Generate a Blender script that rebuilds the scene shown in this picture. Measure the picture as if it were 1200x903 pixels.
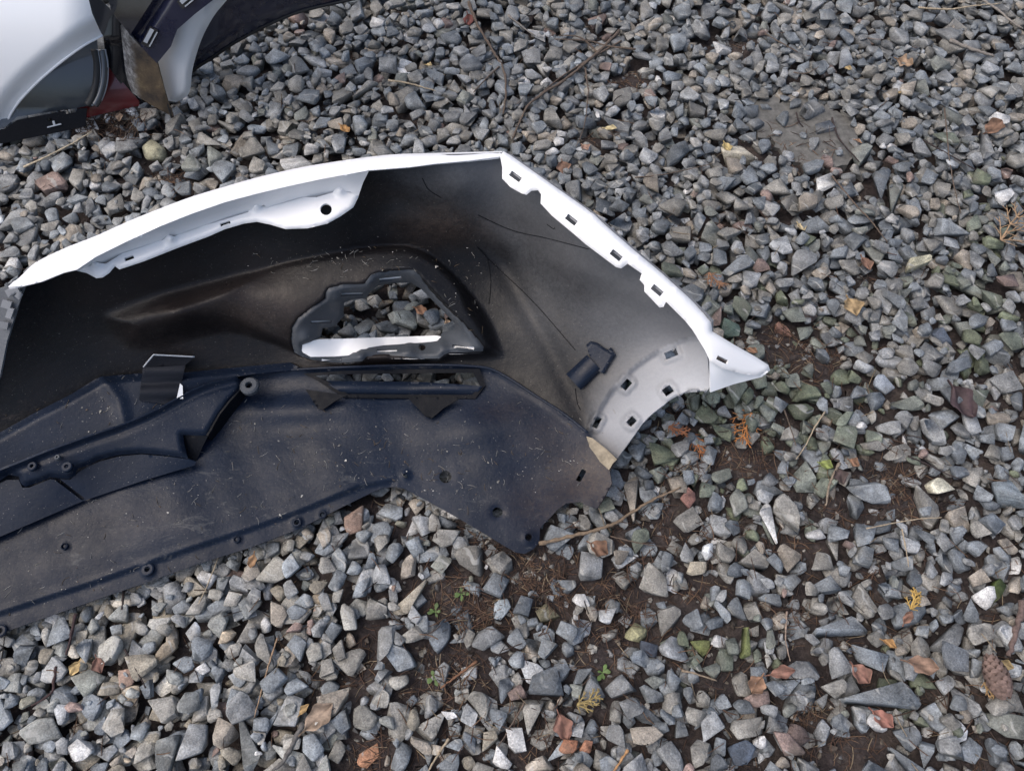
import bpy, bmesh, math, random
import numpy as np
from mathutils import Vector, Matrix
from mathutils.geometry import delaunay_2d_cdt

random.seed(7)
rng = np.random.default_rng(7)
for o in list(bpy.data.objects):
    bpy.data.objects.remove(o)
scene = bpy.context.scene
COL = scene.collection
R = math.radians

# ------------------------------------------------------------------ camera, sky, sun, exposure
CAM_H, PITCH, FPX = 1.0, R(64), 900.0          # camera height, angle below the horizon, focal length in 1200-wide pixels
cam_d = bpy.data.cameras.new('camera')
cam_d.sensor_fit = 'HORIZONTAL'
cam_d.sensor_width = 36.0
cam_d.lens = 36.0 * FPX / 1200.0
cam_d.clip_start, cam_d.clip_end = 0.01, 500
cam = bpy.data.objects.new('camera', cam_d)
COL.objects.link(cam)
cam.location = (0, 0, CAM_H)
cam.rotation_euler = (R(90) - PITCH, 0, 0)
scene.camera = cam

SUN_EL, SUN_AZ = R(60), R(-95)                 # azimuth from +Y (the far side), positive towards +X
world = bpy.data.worlds.new('World')
scene.world = world
world.use_nodes = True
wn = world.node_tree
sky = wn.nodes.new('ShaderNodeTexSky')
sky.sky_type = 'NISHITA'
sky.sun_disc = False
sky.sun_elevation = SUN_EL
sky.sun_rotation = SUN_AZ
sky.air_density = 1.0
sky.dust_density = 5.0
sky.ozone_density = 1.0
wn.links.new(sky.outputs[0], wn.nodes['Background'].inputs[0])
wn.nodes['Background'].inputs[1].default_value = 0.15
sun_d = bpy.data.lights.new('sun', 'SUN')
sun_d.energy = 0.9
sun_d.angle = R(75)
sun_d.color = (1.0, 0.99, 0.98)
sun = bpy.data.objects.new('sun', sun_d)
COL.objects.link(sun)
sdir = Vector((math.sin(SUN_AZ) * math.cos(SUN_EL), math.cos(SUN_AZ) * math.cos(SUN_EL), math.sin(SUN_EL)))
sun.rotation_euler = sdir.to_track_quat('Z', 'Y').to_euler()
scene.view_settings.view_transform = 'Standard'
scene.view_settings.look = 'None'
scene.view_settings.exposure = 0.5
scene.view_settings.gamma = 1.0
scene.render.engine = 'CYCLES'

# ------------------------------------------------------------------ helpers
FW = np.array([0, math.cos(PITCH), -math.sin(PITCH)])
DN = np.array([0, -math.sin(PITCH), -math.cos(PITCH)])
CAMP = np.array([0, 0, CAM_H])


def rays(uv):
    uv = np.asarray(uv, float).reshape(-1, 2)
    a = (uv[:, 0:1] - 600) / FPX
    b = (uv[:, 1:2] - 451.5) / FPX
    return FW + b * DN + a * np.array([1.0, 0, 0])


def at(uv, h):
    """points of the place seen at photo pixels uv, at height h above the gravel"""
    d = rays(uv)
    h = np.asarray(h, float).reshape(-1, 1)
    return CAMP + d * ((CAM_H - h) / (-d[:, 2:3]))


def project(p):
    q = np.asarray(p, float) - CAMP
    z = q @ FW
    return np.stack([600 + FPX * q[:, 0] / z, 451.5 + FPX * (q @ DN) / z], 1), z


class Field:
    """smooth interpolation (thin plate) of values given at scattered plan points"""
    def __init__(self, pts, smooth=1e-4):
        p = np.array(pts, float)
        self.x = p[:, :2] / 100.0
        n = len(p)
        K = self._k(self.x, self.x) + smooth * np.eye(n)
        P = np.hstack([np.ones((n, 1)), self.x])
        A = np.block([[K, P], [P.T, np.zeros((3, 3))]])
        self.w = np.linalg.solve(A, np.concatenate([p[:, 2], np.zeros(3)]))

    def _k(self, a, b):
        d2 = ((a[:, None, :] - b[None, :, :]) ** 2).sum(2)
        return 0.5 * d2 * np.log(d2 + 1e-9)

    def __call__(self, uv):
        x = np.asarray(uv, float).reshape(-1, 2) / 100.0
        n = len(self.x)
        return self._k(x, self.x) @ self.w[:n] + self.w[n] + x @ self.w[n + 1:]


def seg_dist(pts, line, closed=False):
    a = np.array(line, float)
    b = np.roll(a, -1, 0)
    if not closed:
        a, b = a[:-1], b[:-1]
    best = np.full(len(pts), 1e9)
    for p, q in zip(a, b):
        d = q - p
        t = np.clip(((pts - p) @ d) / max(d @ d, 1e-9), 0, 1)
        best = np.minimum(best, np.hypot(*(pts - p - t[:, None] * d).T))
    return best


def inside(pts, poly):
    poly = np.array(poly, float)
    res = np.zeros(len(pts), bool)
    j = len(poly) - 1
    x, y = pts[:, 0], pts[:, 1]
    for i in range(len(poly)):
        xi, yi = poly[i]
        xj, yj = poly[j]
        c = ((yi > y) != (yj > y)) & (x < (xj - xi) * (y - yi) / (yj - yi + 1e-12) + xi)
        res ^= c
        j = i
    return res


def sstep(x):
    x = np.clip(x, 0, 1)
    return x * x * (3 - 2 * x)


def densify(poly, step, closed=True):
    out = []
    n = len(poly)
    for i in range(n if closed else n - 1):
        a, b = np.array(poly[i], float), np.array(poly[(i + 1) % n], float)
        k = max(1, int(round(np.hypot(*(b - a)) / step)))
        for j in range(k):
            out.append(a + (b - a) * j / k)
    if not closed:
        out.append(np.array(poly[-1], float))
    return out


def smooth_line(poly, n=6, closed=False):
    """Catmull-Rom through the points"""
    P = [np.array(p, float) for p in poly]
    m = len(P)
    out = []
    rngi = range(m) if closed else range(m - 1)
    for i in rngi:
        if closed:
            p0, p1, p2, p3 = P[i - 1], P[i], P[(i + 1) % m], P[(i + 2) % m]
        else:
            p0, p1, p2, p3 = P[max(i - 1, 0)], P[i], P[i + 1], P[min(i + 2, m - 1)]
        for k in range(n):
            t = k / n
            out.append(0.5 * ((2 * p1) + (-p0 + p2) * t + (2 * p0 - 5 * p1 + 4 * p2 - p3) * t * t + (-p0 + 3 * p1 - 3 * p2 + p3) * t ** 3))
    if not closed:
        out.append(P[-1])
    return [tuple(p) for p in out]


def tri_region(outline, holes=(), step=4.0, creases=()):
    """triangles filling an outline with holes"""
    pts, edges = [], []
    for loop in [outline] + list(holes):
        d = densify(loop, step)
        s = len(pts)
        pts += d
        edges += [(s + i, s + (i + 1) % len(d)) for i in range(len(d))]
    for line in creases:
        d = densify(line, step, False)
        s = len(pts)
        pts += d
        edges += [(s + i, s + i + 1) for i in range(len(d) - 1)]
    o = np.array(outline, float)
    (x0, y0), (x1, y1) = o.min(0), o.max(0)
    gy = np.arange(y0 + step * .5, y1, step * .87)
    g = []
    for k, y in enumerate(gy):
        xs = np.arange(x0 + (k % 2) * step * .5, x1, step)
        g.append(np.stack([xs, np.full(len(xs), y)], 1))
    if g:
        g = np.concatenate(g)
        ok = inside(g, outline) & (seg_dist(g, outline, True) > step * .45)
        for h in holes:
            ok &= ~inside(g, h) & (seg_dist(g, h, True) > step * .45)
        for c in creases:
            ok &= seg_dist(g, c) > step * .45
        g = g[ok]
    nb = len(pts)
    allp = [Vector((float(p[0]), float(p[1]))) for p in pts] + [Vector((float(p[0]), float(p[1]))) for p in g]
    v, e, f = delaunay_2d_cdt(allp, edges, [], 0, 1e-6)[:3]
    V = np.array([(p.x, p.y) for p in v])
    F = np.array([list(t) for t in f if len(t) == 3])
    c = V[F].mean(1)
    ok = inside(c, outline)
    for h in holes:
        ok &= ~inside(c, h)
    F = F[ok]
    # drop slivers and unify the winding
    a = V[F[:, 1]] - V[F[:, 0]]
    b = V[F[:, 2]] - V[F[:, 0]]
    ar = a[:, 0] * b[:, 1] - a[:, 1] * b[:, 0]
    F = F[np.abs(ar) > 1e-5]
    ar = ar[np.abs(ar) > 1e-5]
    F[ar > 0] = F[ar > 0][:, ::-1]
    used = np.unique(F)
    rem = -np.ones(len(V), int)
    rem[used] = np.arange(len(used))
    return V[used], rem[F]


def vert_normals(P, F):
    n = np.cross(P[F[:, 1]] - P[F[:, 0]], P[F[:, 2]] - P[F[:, 0]])
    N = np.zeros_like(P)
    for k in range(3):
        np.add.at(N, F[:, k], n)
    return N / (np.linalg.norm(N, axis=1, keepdims=True) + 1e-12)


def link_mesh(name, verts, faces, mat, parent=None, smooth=True, attrs=None, mats=None, face_mat=None, flat_from=None):
    me = bpy.data.meshes.new(name)
    me.from_pydata([tuple(map(float, v)) for v in verts], [], [tuple(int(i) for i in f) for f in faces])
    for m in (mats or [mat]):
        me.materials.append(m)
    if smooth:
        sm = np.ones(len(me.polygons), bool)
        if flat_from is not None:
            sm[flat_from:] = False
        me.polygons.foreach_set('use_smooth', sm)
    if face_mat is not None:
        me.polygons.foreach_set('material_index', np.asarray(face_mat, np.int32))
    for k, val in (attrs or {}).items():
        val = np.asarray(val, np.float32)
        if val.ndim == 1:
            a = me.attributes.new(k, 'FLOAT', 'POINT')
            a.data.foreach_set('value', val)
        else:
            a = me.attributes.new(k, 'FLOAT_COLOR', 'POINT')
            a.data.foreach_set('color', np.hstack([val, np.ones((len(val), 1))]).astype(np.float32).ravel())
    me.update()
    o = bpy.data.objects.new(name, me)
    COL.objects.link(o)
    if parent is not None:
        o.parent = parent
    return o


def shell_mesh(name, P, F, thick, mat, parent=None, back=None, attrs=None, toward=CAMP):
    """a sheet with real thickness: face, back and edge"""
    N = vert_normals(P, F)
    c = P[F].mean(1)
    fn = np.cross(P[F[:, 1]] - P[F[:, 0]], P[F[:, 2]] - P[F[:, 0]])
    if np.sum(np.einsum('ij,ij->i', fn, toward - c)) < 0:
        F = F[:, ::-1]
        N = -N
    n = len(P)
    B = P - N * thick
    ed = {}
    for t in F:
        for k in range(3):
            a, b = int(t[k]), int(t[(k + 1) % 3])
            if (b, a) in ed:
                del ed[(b, a)]
            else:
                ed[(a, b)] = 1
    faces = [tuple(t) for t in F] + [tuple(t[::-1] + n) for t in F]
    verts = [P, B]
    m = 2 * n
    side, extra, idx = [], [], []
    for (a, b) in ed:
        extra += [P[a], P[b], B[b], B[a]]
        idx += [a, b, b, a]
        side.append((m + 1, m, m + 3, m + 2))
        m += 4
    verts = np.concatenate(verts + ([np.array(extra)] if extra else []))
    fm = [0] * len(F) + [1] * len(F) + [0] * len(side)
    at2 = {}
    for k, val in (attrs or {}).items():
        val = np.asarray(val)
        at2[k] = np.concatenate([val, val, val[idx]]) if idx else np.concatenate([val, val])
    return link_mesh(name, verts, faces + side, mat, parent, True, at2, [mat, back or mat], fm, 2 * len(F))


def empty(name, loc, label=None, cat=None, group=None):
    o = bpy.data.objects.new(name, None)
    COL.objects.link(o)
    o.location = loc
    o.empty_display_size = .05
    tag(o, label, cat, group)
    return o


def tag(o, label=None, cat=None, group=None, kind=None):
    for k, v in (('label', label), ('category', cat), ('group', group), ('kind', kind)):
        if v:
            o[k] = v
    return o


def local(parent, P):
    return np.asarray(P) - np.array(parent.location)


# ------------------------------------------------------------------ materials
def new_mat(name):
    m = bpy.data.materials.new(name)
    m.use_nodes = True
    nt = m.node_tree
    return m, nt, nt.nodes['Principled BSDF']


def N_(nt, typ, **kw):
    n = nt.nodes.new(typ)
    for k, v in kw.items():
        if k in n.inputs:
            n.inputs[k].default_value = v
        else:
            setattr(n, k, v)
    return n


def noise(nt, scale, detail=4, rough=.55, coord=None, dist=0.0):
    t = N_(nt, 'ShaderNodeTexNoise')
    t.inputs['Scale'].default_value = scale
    t.inputs['Detail'].default_value = detail
    t.inputs['Roughness'].default_value = rough
    t.inputs['Distortion'].default_value = dist
    if coord:
        nt.links.new(coord, t.inputs['Vector'])
    return t


def ramp(nt, src, stops):
    r = N_(nt, 'ShaderNodeValToRGB')
    cr = r.color_ramp
    while len(cr.elements) > len(stops):
        cr.elements.remove(cr.elements[-1])
    while len(cr.elements) < len(stops):
        cr.elements.new(1)
    for e, (p, c) in zip(cr.elements, stops):
        e.position = p
        e.color = (c, c, c, 1) if not isinstance(c, tuple) else (*c, 1)
    nt.links.new(src, r.inputs[0])
    return r


def mix(nt, fac, a, b, mode='MIX'):
    m = N_(nt, 'ShaderNodeMix', data_type='RGBA', blend_type=mode)
    for sock, val in ((m.inputs[0], fac), (m.inputs[6], a), (m.inputs[7], b)):
        if isinstance(val, (int, float)):
            sock.default_value = val
        elif isinstance(val, tuple):
            sock.default_value = (*val, 1)
        else:
            nt.links.new(val, sock)
    return m.outputs[2]


def bump(nt, src, bs, strength, dist, prev=None):
    b = N_(nt, 'ShaderNodeBump')
    b.inputs['Strength'].default_value = strength
    b.inputs['Distance'].default_value = dist
    nt.links.new(src, b.inputs['Height'])
    if prev:
        nt.links.new(prev, b.inputs['Normal'])
    nt.links.new(b.outputs[0], bs.inputs['Normal'])
    return b.outputs[0]


def geo_pos(nt):
    return N_(nt, 'ShaderNodeNewGeometry').outputs['Position']


def stone_material():
    m, nt, bs = new_mat('gravel_stone')
    p = geo_pos(nt)
    at_ = N_(nt, 'ShaderNodeAttribute', attribute_name='tint')
    n1 = noise(nt, 60, 5, .65, p)
    n2 = noise(nt, 480, 4, .75, p)
    n3 = noise(nt, 26, 2, .5, p)
    c = mix(nt, 1.0, at_.outputs['Color'], ramp(nt, n1.outputs[0], [(.28, .50), (.5, 1.0), (.72, 1.5)]).outputs[0], 'MULTIPLY')
    c = mix(nt, 1.0, c, ramp(nt, n2.outputs[0], [(.3, .62), (.5, 1.0), (.72, 1.5)]).outputs[0], 'MULTIPLY')
    # pale mineral veins and dusty smears
    w = N_(nt, 'ShaderNodeTexWave', wave_type='BANDS', bands_direction='DIAGONAL')
    w.inputs['Scale'].default_value = 14
    w.inputs['Distortion'].default_value = 9
    w.inputs['Detail'].default_value = 3
    nt.links.new(p, w.inputs['Vector'])
    v = ramp(nt, w.outputs['Fac'], [(.955, 0.0), (.985, .55)])
    v2 = mix(nt, 1.0, v.outputs[0], ramp(nt, n3.outputs[0], [(.52, 0.0), (.6, 1.0)]).outputs[0], 'MULTIPLY')
    c = mix(nt, v2, c, (.42, .42, .40))
    d = ramp(nt, n3.outputs[0], [(.55, 0.0), (.75, .35)])
    c = mix(nt, d.outputs[0], c, (.17, .155, .125))
    nt.links.new(c, bs.inputs['Base Color'])
    r = ramp(nt, n1.outputs[0], [(.3, .55), (.7, .85)])
    nt.links.new(r.outputs[0], bs.inputs['Roughness'])
    bs.inputs['Specular IOR Level'].default_value = .4
    a = bump(nt, n1.outputs[0], bs, .7, .005)
    bump(nt, n2.outputs[0], bs, .35, .0012, a)
    return m


def soil_material():
    m, nt, bs = new_mat('soil')
    p = geo_pos(nt)
    n1 = noise(nt, 18, 6, .6, p)
    n2 = noise(nt, 160, 5, .7, p)
    n3 = noise(nt, 700, 2, .6, p)
    c = ramp(nt, n1.outputs[0], [(.3, (.028, .023, .023)), (.5, (.048, .039, .038)), (.7, (.08, .065, .058))]).outputs[0]
    c = mix(nt, 1.0, c, ramp(nt, n2.outputs[0], [(.3, .5), (.55, 1.0), (.75, 1.9)]).outputs[0], 'MULTIPLY')
    # the yard's gravel further out, past the stones built one by one
    vo = N_(nt, 'ShaderNodeTexVoronoi')
    vo.inputs['Scale'].default_value = 38
    nt.links.new(p, vo.inputs['Vector'])
    cell = mix(nt, .75, vo.outputs['Color'], (.16, .17, .175))
    cell = mix(nt, ramp(nt, vo.outputs['Distance'], [(.35, 0.0), (.75, 1.0)]).outputs[0], cell, (.03, .025, .022))
    at_ = N_(nt, 'ShaderNodeAttribute', attribute_name='outer')
    c = mix(nt, at_.outputs['Fac'], c, cell)
    nt.links.new(c, bs.inputs['Base Color'])
    bs.inputs['Roughness'].default_value = .95
    bs.inputs['Specular IOR Level'].default_value = .2
    a = bump(nt, n2.outputs[0], bs, .9, .006)
    bump(nt, n3.outputs[0], bs, .6, .0015, a)
    return m


def tint_material(name, rough=.8, var=.35, scale=120, bumpd=.001, spec=.3):
    """colour from the 'tint' attribute with natural mottling"""
    m, nt, bs = new_mat(name)
    p = geo_pos(nt)
    at_ = N_(nt, 'ShaderNodeAttribute', attribute_name='tint')
    n1 = noise(nt, scale, 4, .65, p)
    c = mix(nt, 1.0, at_.outputs['Color'], ramp(nt, n1.outputs[0], [(.3, 1 - var), (.5, 1.0), (.7, 1 + var)]).outputs[0], 'MULTIPLY')
    nt.links.new(c, bs.inputs['Base Color'])
    bs.inputs['Roughness'].default_value = rough
    bs.inputs['Specular IOR Level'].default_value = spec
    bump(nt, n1.outputs[0], bs, .5, bumpd)
    return m


def plastic_material(name, base, rough, dust, dust_col=(.11, .105, .10), speck=.5, brown=0.0, smear=False, spec=.27):
    """bare black moulded plastic with overspray ('paint' attribute), dust, specks and scuffs"""
    m, nt, bs = new_mat(name)
    p = geo_pos(nt)
    n1 = noise(nt, 9, 5, .6, p)
    n2 = noise(nt, 55, 6, .72, p)
    n3 = noise(nt, 520, 2, .5, p)
    n5 = noise(nt, 240, 4, .7, p)
    at_ = N_(nt, 'ShaderNodeAttribute', attribute_name='paint')
    c = mix(nt, ramp(nt, n1.outputs[0], [(.38, 0.0), (.68, 1.0)]).outputs[0], base, tuple(x * 1.35 for x in base))
    if brown:
        nb = noise(nt, 5, 3, .5, p)
        c = mix(nt, ramp(nt, nb.outputs[0], [(.5, 0.0), (.72, brown)]).outputs[0], c, (.06, .032, .02))
    # cloudy dust film, denser in patches
    n6 = noise(nt, 130, 6, .8, p, 1.2)
    d = mix(nt, 1.0, ramp(nt, n6.outputs[0], [(.52, 0.0), (.66, 1.0)]).outputs[0], ramp(nt, n1.outputs[0], [(.48, .10), (.66, 1.0)]).outputs[0], 'MULTIPLY')
    if smear:                                        # wiped and rained-on mud: streaks along the panel, broken up by scuffs
        mq = N_(nt, 'ShaderNodeMapping')
        mq.inputs['Scale'].default_value = (.5, 1.6, 1)
        mq.inputs['Rotation'].default_value = (0, 0, R(-20))
        nt.links.new(p, mq.inputs['Vector'])
        sm1 = noise(nt, 34, 9, .78, mq.outputs[0], 1.6)
        sm2 = noise(nt, 6, 3, .55, p)
        d = mix(nt, 1.0, ramp(nt, sm1.outputs[0], [(.585, 0.0), (.61, .75), (.66, 1.0)]).outputs[0], ramp(nt, sm2.outputs[0], [(.44, .10), (.60, 1.0)]).outputs[0], 'MULTIPLY')
    d = mix(nt, 1.0, d, (dust, dust, dust), 'MULTIPLY')
    c = mix(nt, d, c, dust_col)
    fl = N_(nt, 'ShaderNodeAttribute', attribute_name='film')      # dried mud film
    fm_ = mix(nt, 1.0, fl.outputs['Fac'], ramp(nt, n6.outputs[0], [(.36, .25), (.62, 1.0)]).outputs[0], 'MULTIPLY')
    c = mix(nt, fm_, c, (.062, .047, .040))
    # overspray
    pf = N_(nt, 'ShaderNodeMath', operation='MULTIPLY_ADD')
    grn = mix(nt, .6, n2.outputs[0], n5.outputs[0])
    nt.links.new(grn, pf.inputs[0])
    pf.inputs[1].default_value = .20
    pf.inputs[2].default_value = -.10
    pa = N_(nt, 'ShaderNodeMath', operation='ADD', use_clamp=True)
    nt.links.new(pf.outputs[0], pa.inputs[0])
    nt.links.new(at_.outputs['Fac'], pa.inputs[1])
    pm = N_(nt, 'ShaderNodeMath', operation='MULTIPLY', use_clamp=True)
    nt.links.new(pa.outputs[0], pm.inputs[0])
    pg = ramp(nt, at_.outputs['Fac'], [(0.0, 0.0), (.08, 1.0)])
    nt.links.new(pg.outputs[0], pm.inputs[1])
    c = mix(nt, pm.outputs[0], c, (.46, .475, .505))
    # specks of grit
    sp = ramp(nt, n3.outputs[0], [(.70, 0.0), (.735, speck)])
    c = mix(nt, sp.outputs[0], c, (.30, .29, .27))
    # long scuffs
    w = noise(nt, 30, 6, .8, p, 2.5)
    mp = N_(nt, 'ShaderNodeMapping')
    mp.inputs['Scale'].default_value = (.35, 3.2, 1)
    mp.inputs['Rotation'].default_value = (0, 0, R(-17))
    nt.links.new(p, mp.inputs['Vector'])
    nt.links.new(mp.outputs[0], w.inputs['Vector'])
    sc = ramp(nt, w.outputs[0], [(.64, 0.0), (.70, .30), (.76, .0)])
    c = mix(nt, sc.outputs[0], c, (.09, .09, .095))
    nt.links.new(c, bs.inputs['Base Color'])
    rr = ramp(nt, n2.outputs[0], [(.3, rough - .08), (.7, rough + .18)])
    nt.links.new(rr.outputs[0], bs.inputs['Roughness'])
    bs.inputs['Specular IOR Level'].default_value = spec
    a = bump(nt, n5.outputs[0], bs, .25, .0006)
    a = bump(nt, n1.outputs[0], bs, .25, .006, a)
    bump(nt, n2.outputs[0], bs, .32 if smear else .15, .003, a)
    return m


def paint_material(name, col, rough=.25, dirt=.25, dirt_col=(.2, .19, .17), coat=.6, metal=0.0):
    m, nt, bs = new_mat(name)
    p = geo_pos(nt)
    n1 = noise(nt, 14, 5, .65, p)
    n2 = noise(nt, 300, 3, .6, p)
    c = mix(nt, ramp(nt, n1.outputs[0], [(.5, 0.0), (.8, dirt)]).outputs[0], col, dirt_col)
    sp = ramp(nt, n2.outputs[0], [(.71, 0.0), (.75, dirt)])
    c = mix(nt, sp.outputs[0], c, dirt_col)
    nt.links.new(c, bs.inputs['Base Color'])
    rr = ramp(nt, n1.outputs[0], [(.3, rough), (.75, rough + .15)])
    nt.links.new(rr.outputs[0], bs.inputs['Roughness'])
    bs.inputs['Coat Weight'].default_value = coat
    bs.inputs['Coat Roughness'].default_value = .08
    bs.inputs['Metallic'].default_value = metal
    bump(nt, n1.outputs[0], bs, .08, .004)
    return m


M = {}
M['stone'] = stone_material()
M['soil'] = soil_material()
M['litter'] = tint_material('plant_litter', .85, .35, 300, .0006)
M['leaf'] = tint_material('dead_leaf', .7, .4, 150, .001, .35)
M['bark'] = tint_material('twig_bark', .85, .4, 260, .0012)
M['green'] = tint_material('seedling_leaf', .5, .25, 200, .0004)
M['shell'] = plastic_material('bumper_inner_plastic', (.0065, .0066, .0078), .34, .26, (.070, .056, .048), .25, .13, True, .20)
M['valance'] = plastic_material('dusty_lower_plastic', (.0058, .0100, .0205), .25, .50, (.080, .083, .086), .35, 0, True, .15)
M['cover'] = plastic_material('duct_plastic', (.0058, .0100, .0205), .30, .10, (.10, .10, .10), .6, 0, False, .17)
M['bracket'] = plastic_material('lamp_bracket_plastic', (.045, .051, .060), .4, .2, (.16, .16, .16), .5)
M['black'] = plastic_material('black_trim_plastic', (.0040, .0048, .007), .5, .01, (.05, .05, .05), .1, 0, False, .10)
M['white'] = paint_material('white_bumper_paint', (.74, .745, .75), .35, .10, (.45, .44, .42), .3)
M['silver'] = paint_material('silver_white_paint', (.83, .85, .87), .3, .04, (.35, .35, .35), .6)
M['whitepanel'] = paint_material('white_panel_paint', (.78, .79, .79), .3, .08, (.4, .4, .38), .5)
M['greygloss'] = paint_material('dark_grey_gloss_paint', (.035, .042, .05), .16, .2, (.15, .15, .15), .9)
M['blackgloss'] = paint_material('black_gloss_paint', (.008, .009, .014), .14, .12, (.1, .1, .1), .9)
M['red'] = paint_material('dark_red_paint', (.12, .007, .010), .2, .15, (.2, .1, .09), .8)
M['navy'] = paint_material('navy_paint', (.007, .009, .027), .2, .12, (.12, .13, .16), .8)
M['navyblack'] = paint_material('navy_black_plastic', (.010, .011, .02), .35, .15, (.1, .1, .11), .2)
M['rubber'] = paint_material('black_rubber', (.012, .012, .013), .5, .3, (.1, .1, .09), 0)
M['trim'] = paint_material('silver_trim', (.35, .38, .42), .3, .2, (.2, .2, .2), .3)


def dirty_end_material():
    m, nt, bs = new_mat('mud_stained_plastic')
    p = geo_pos(nt)
    n1 = noise(nt, 16, 6, .7, p)
    n2 = noise(nt, 120, 5, .7, p)
    at_ = N_(nt, 'ShaderNodeAttribute', attribute_name='mud')
    c = ramp(nt, n2.outputs[0], [(.35, (.06, .056, .054)), (.5, (.16, .155, .15)), (.65, (.36, .355, .35))]).outputs[0]
    mud = ramp(nt, n1.outputs[0], [(.36, (.035, .026, .02)), (.5, (.10, .07, .04)), (.62, (.21, .16, .085))]).outputs[0]
    c = mix(nt, at_.outputs['Fac'], c, mud)
    nt.links.new(c, bs.inputs['Base Color'])
    bs.inputs['Roughness'].default_value = .7
    bump(nt, n2.outputs[0], bs, .5, .002)
    return m


M['mud'] = dirty_end_material()
m_, nt_, bs_ = new_mat('old_tape')
bs_.inputs['Base Color'].default_value = (.012, .014, .02, 1)
bs_.inputs['Roughness'].default_value = .6
bs_.inputs['Specular IOR Level'].default_value = .15
bump(nt_, noise(nt_, 350, 3, .6, geo_pos(nt_)).outputs[0], bs_, .4, .001)
M['tape'] = m_
M['beige'] = tint_material('worn_beige_tape', .8, .4, 90, .002)
#@@GROUND@@
# ------------------------------------------------------------------ the bumper's form (plan points and heights)
base_h = Field([
    # lower lip and valance
    (-170, 800, .03), (0, 742, .020), (175, 681, .018), (350, 620, .020), (464, 570, .022), (525, 600, .018), (604, 646, .012), (690, 592, .024),
    (-170, 690, .04), (0, 650, .036), (200, 600, .038), (400, 540, .036), (560, 545, .032), (670, 545, .038),
    # seam between the upper skin and the valance
    (-170, 610, .06), (0, 551, .062), (111, 509, .062), (221, 460, .056), (330, 435, .05), (480, 428, .05), (585, 437, .05), (660, 483, .05), (689, 507, .05),
    # upper skin, steep below the painted flange
    (-170, 480, .13), (0, 440, .14), (120, 400, .125), (60, 350, .20), (150, 325, .20), (300, 340, .135), (300, 275, .20), (230, 295, .20), (400, 262, .20),
    (450, 290, .145), (460, 230, .205), (540, 220, .225), (585, 182, .256), (450, 184, .268), (226, 232, .268), (75, 293, .258), (15, 333, .25), (-170, 410, .24),
    # corner and side
    (620, 290, .135), (560, 335, .095), (600, 385, .078), (660, 400, .085), (700, 345, .14), (650, 258, .205), (740, 318, .20), (806, 375, .18), (690, 288, .208), (590, 230, .195),
    (740, 432, .092), (770, 411, .112), (800, 398, .14), (701, 480, .062), (822, 420, .155),
    (831, 455, .14), (794, 463, .118), (776, 475, .105), (743, 510, .075), (723, 537, .056), (700, 590, .032),
    # lamp pocket
    (450, 380, .085), (500, 410, .068), (400, 410, .075),
])

RIM_OUT = smooth_line([(-170, 402), (-60, 362), (9, 332.6), (22.6, 325), (41, 308), (75, 291), (113, 276), (151, 259), (188, 244), (226, 230), (264, 218.5), (301, 208), (339, 199), (376, 192), (450, 181.8), (510, 179.3), (560, 178), (588, 177.2)], 4)
SIDE_OUT = [(590, 177.2), (599, 182.5), (650, 218.5), (695, 250), (740, 290.5), (776, 320.5), (806, 347.5), (828, 369), (834.5, 377), (834.5, 388), (860, 403.5), (884, 417), (900.5, 427.5), (902.5, 434), (893, 440.6)]
SEAM = smooth_line([(-170, 615), (0, 551), (55, 529), (111, 509), (138.5, 499.7), (166, 488.6), (194, 475), (221.5, 459.5), (249, 448.5), (277, 441.5), (304.5, 437), (330, 434.6), (360, 432), (480, 427.5), (555, 429), (585, 436.5), (630, 465), (660, 484), (689, 507)], 3)
BOTTOM = [(723.5, 537), (714.5, 552), (717, 566), (706, 586), (699.5, 595.5), (689, 592.5), (680, 588), (663.5, 589.5), (653, 597), (647, 604), (633, 618), (632, 635), (625, 643), (614.8, 648.7), (604.7, 647), (588, 637.6), (567.8, 625), (525, 600), (484, 577.6), (473, 572), (463.8, 570), (450, 571.5), (437.5, 576), (396.7, 596), (350, 619.6), (291.7, 641.8), (233, 660), (175, 681), (116.7, 701), (58, 721.7), (0, 742), (-170, 800)]
ARCH = smooth_line([(832, 459.6), (812, 456.5), (794, 463.5), (776, 475.5), (758, 490.5), (743, 510), (731, 526.5), (723.5, 537)], 4)
FOG = [(378.6, 393), (379.5, 385.5), (394, 383), (403.5, 372), (405, 355.5), (414, 352.5), (429, 351), (436.5, 342), (444, 336), (459, 333), (480, 332.4), (492, 339), (510, 357), (525, 372), (531.6, 379.5), (531, 385.5), (519, 387), (513, 393), (396, 396)]
GRILLE = [(366, 439.5), (380, 438.3), (440, 437), (555, 436.5), (563, 452), (554, 463), (407, 462), (384, 447)]
POCKET = smooth_line([(118, 369), (150.6, 351), (207, 334.5), (263.6, 321), (301, 312), (360, 301), (420, 290.5), (465, 287.5), (486, 290.5), (510, 302.5), (540, 331), (570, 367), (585, 397), (592, 418), (570, 423), (520, 424), (430, 427), (372, 424), (335, 408), (310, 400), (262, 392), (165, 414), (135, 398)], 3, True)


def pocket_rise(uv):
    d = seg_dist(uv, POCKET, True)
    return np.where(inside(uv, POCKET), sstep(d / 16.0), 0.0)


def arch_band(uv):
    """the stepped flange along the wheel arch"""
    arc = ARC_IN
    return np.where(inside(uv, BAND), sstep(seg_dist(uv, arc) / 4.5), 0.0)


ARC_IN = smooth_line([(686, 512), (689, 507), (701, 480), (719, 453), (740, 432), (770, 411), (800, 397.5), (818, 394.5)], 4)
BAND = ARC_IN + [(840, 410), (845, 455)] + ARCH + [(714, 552), (690, 520)]

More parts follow.
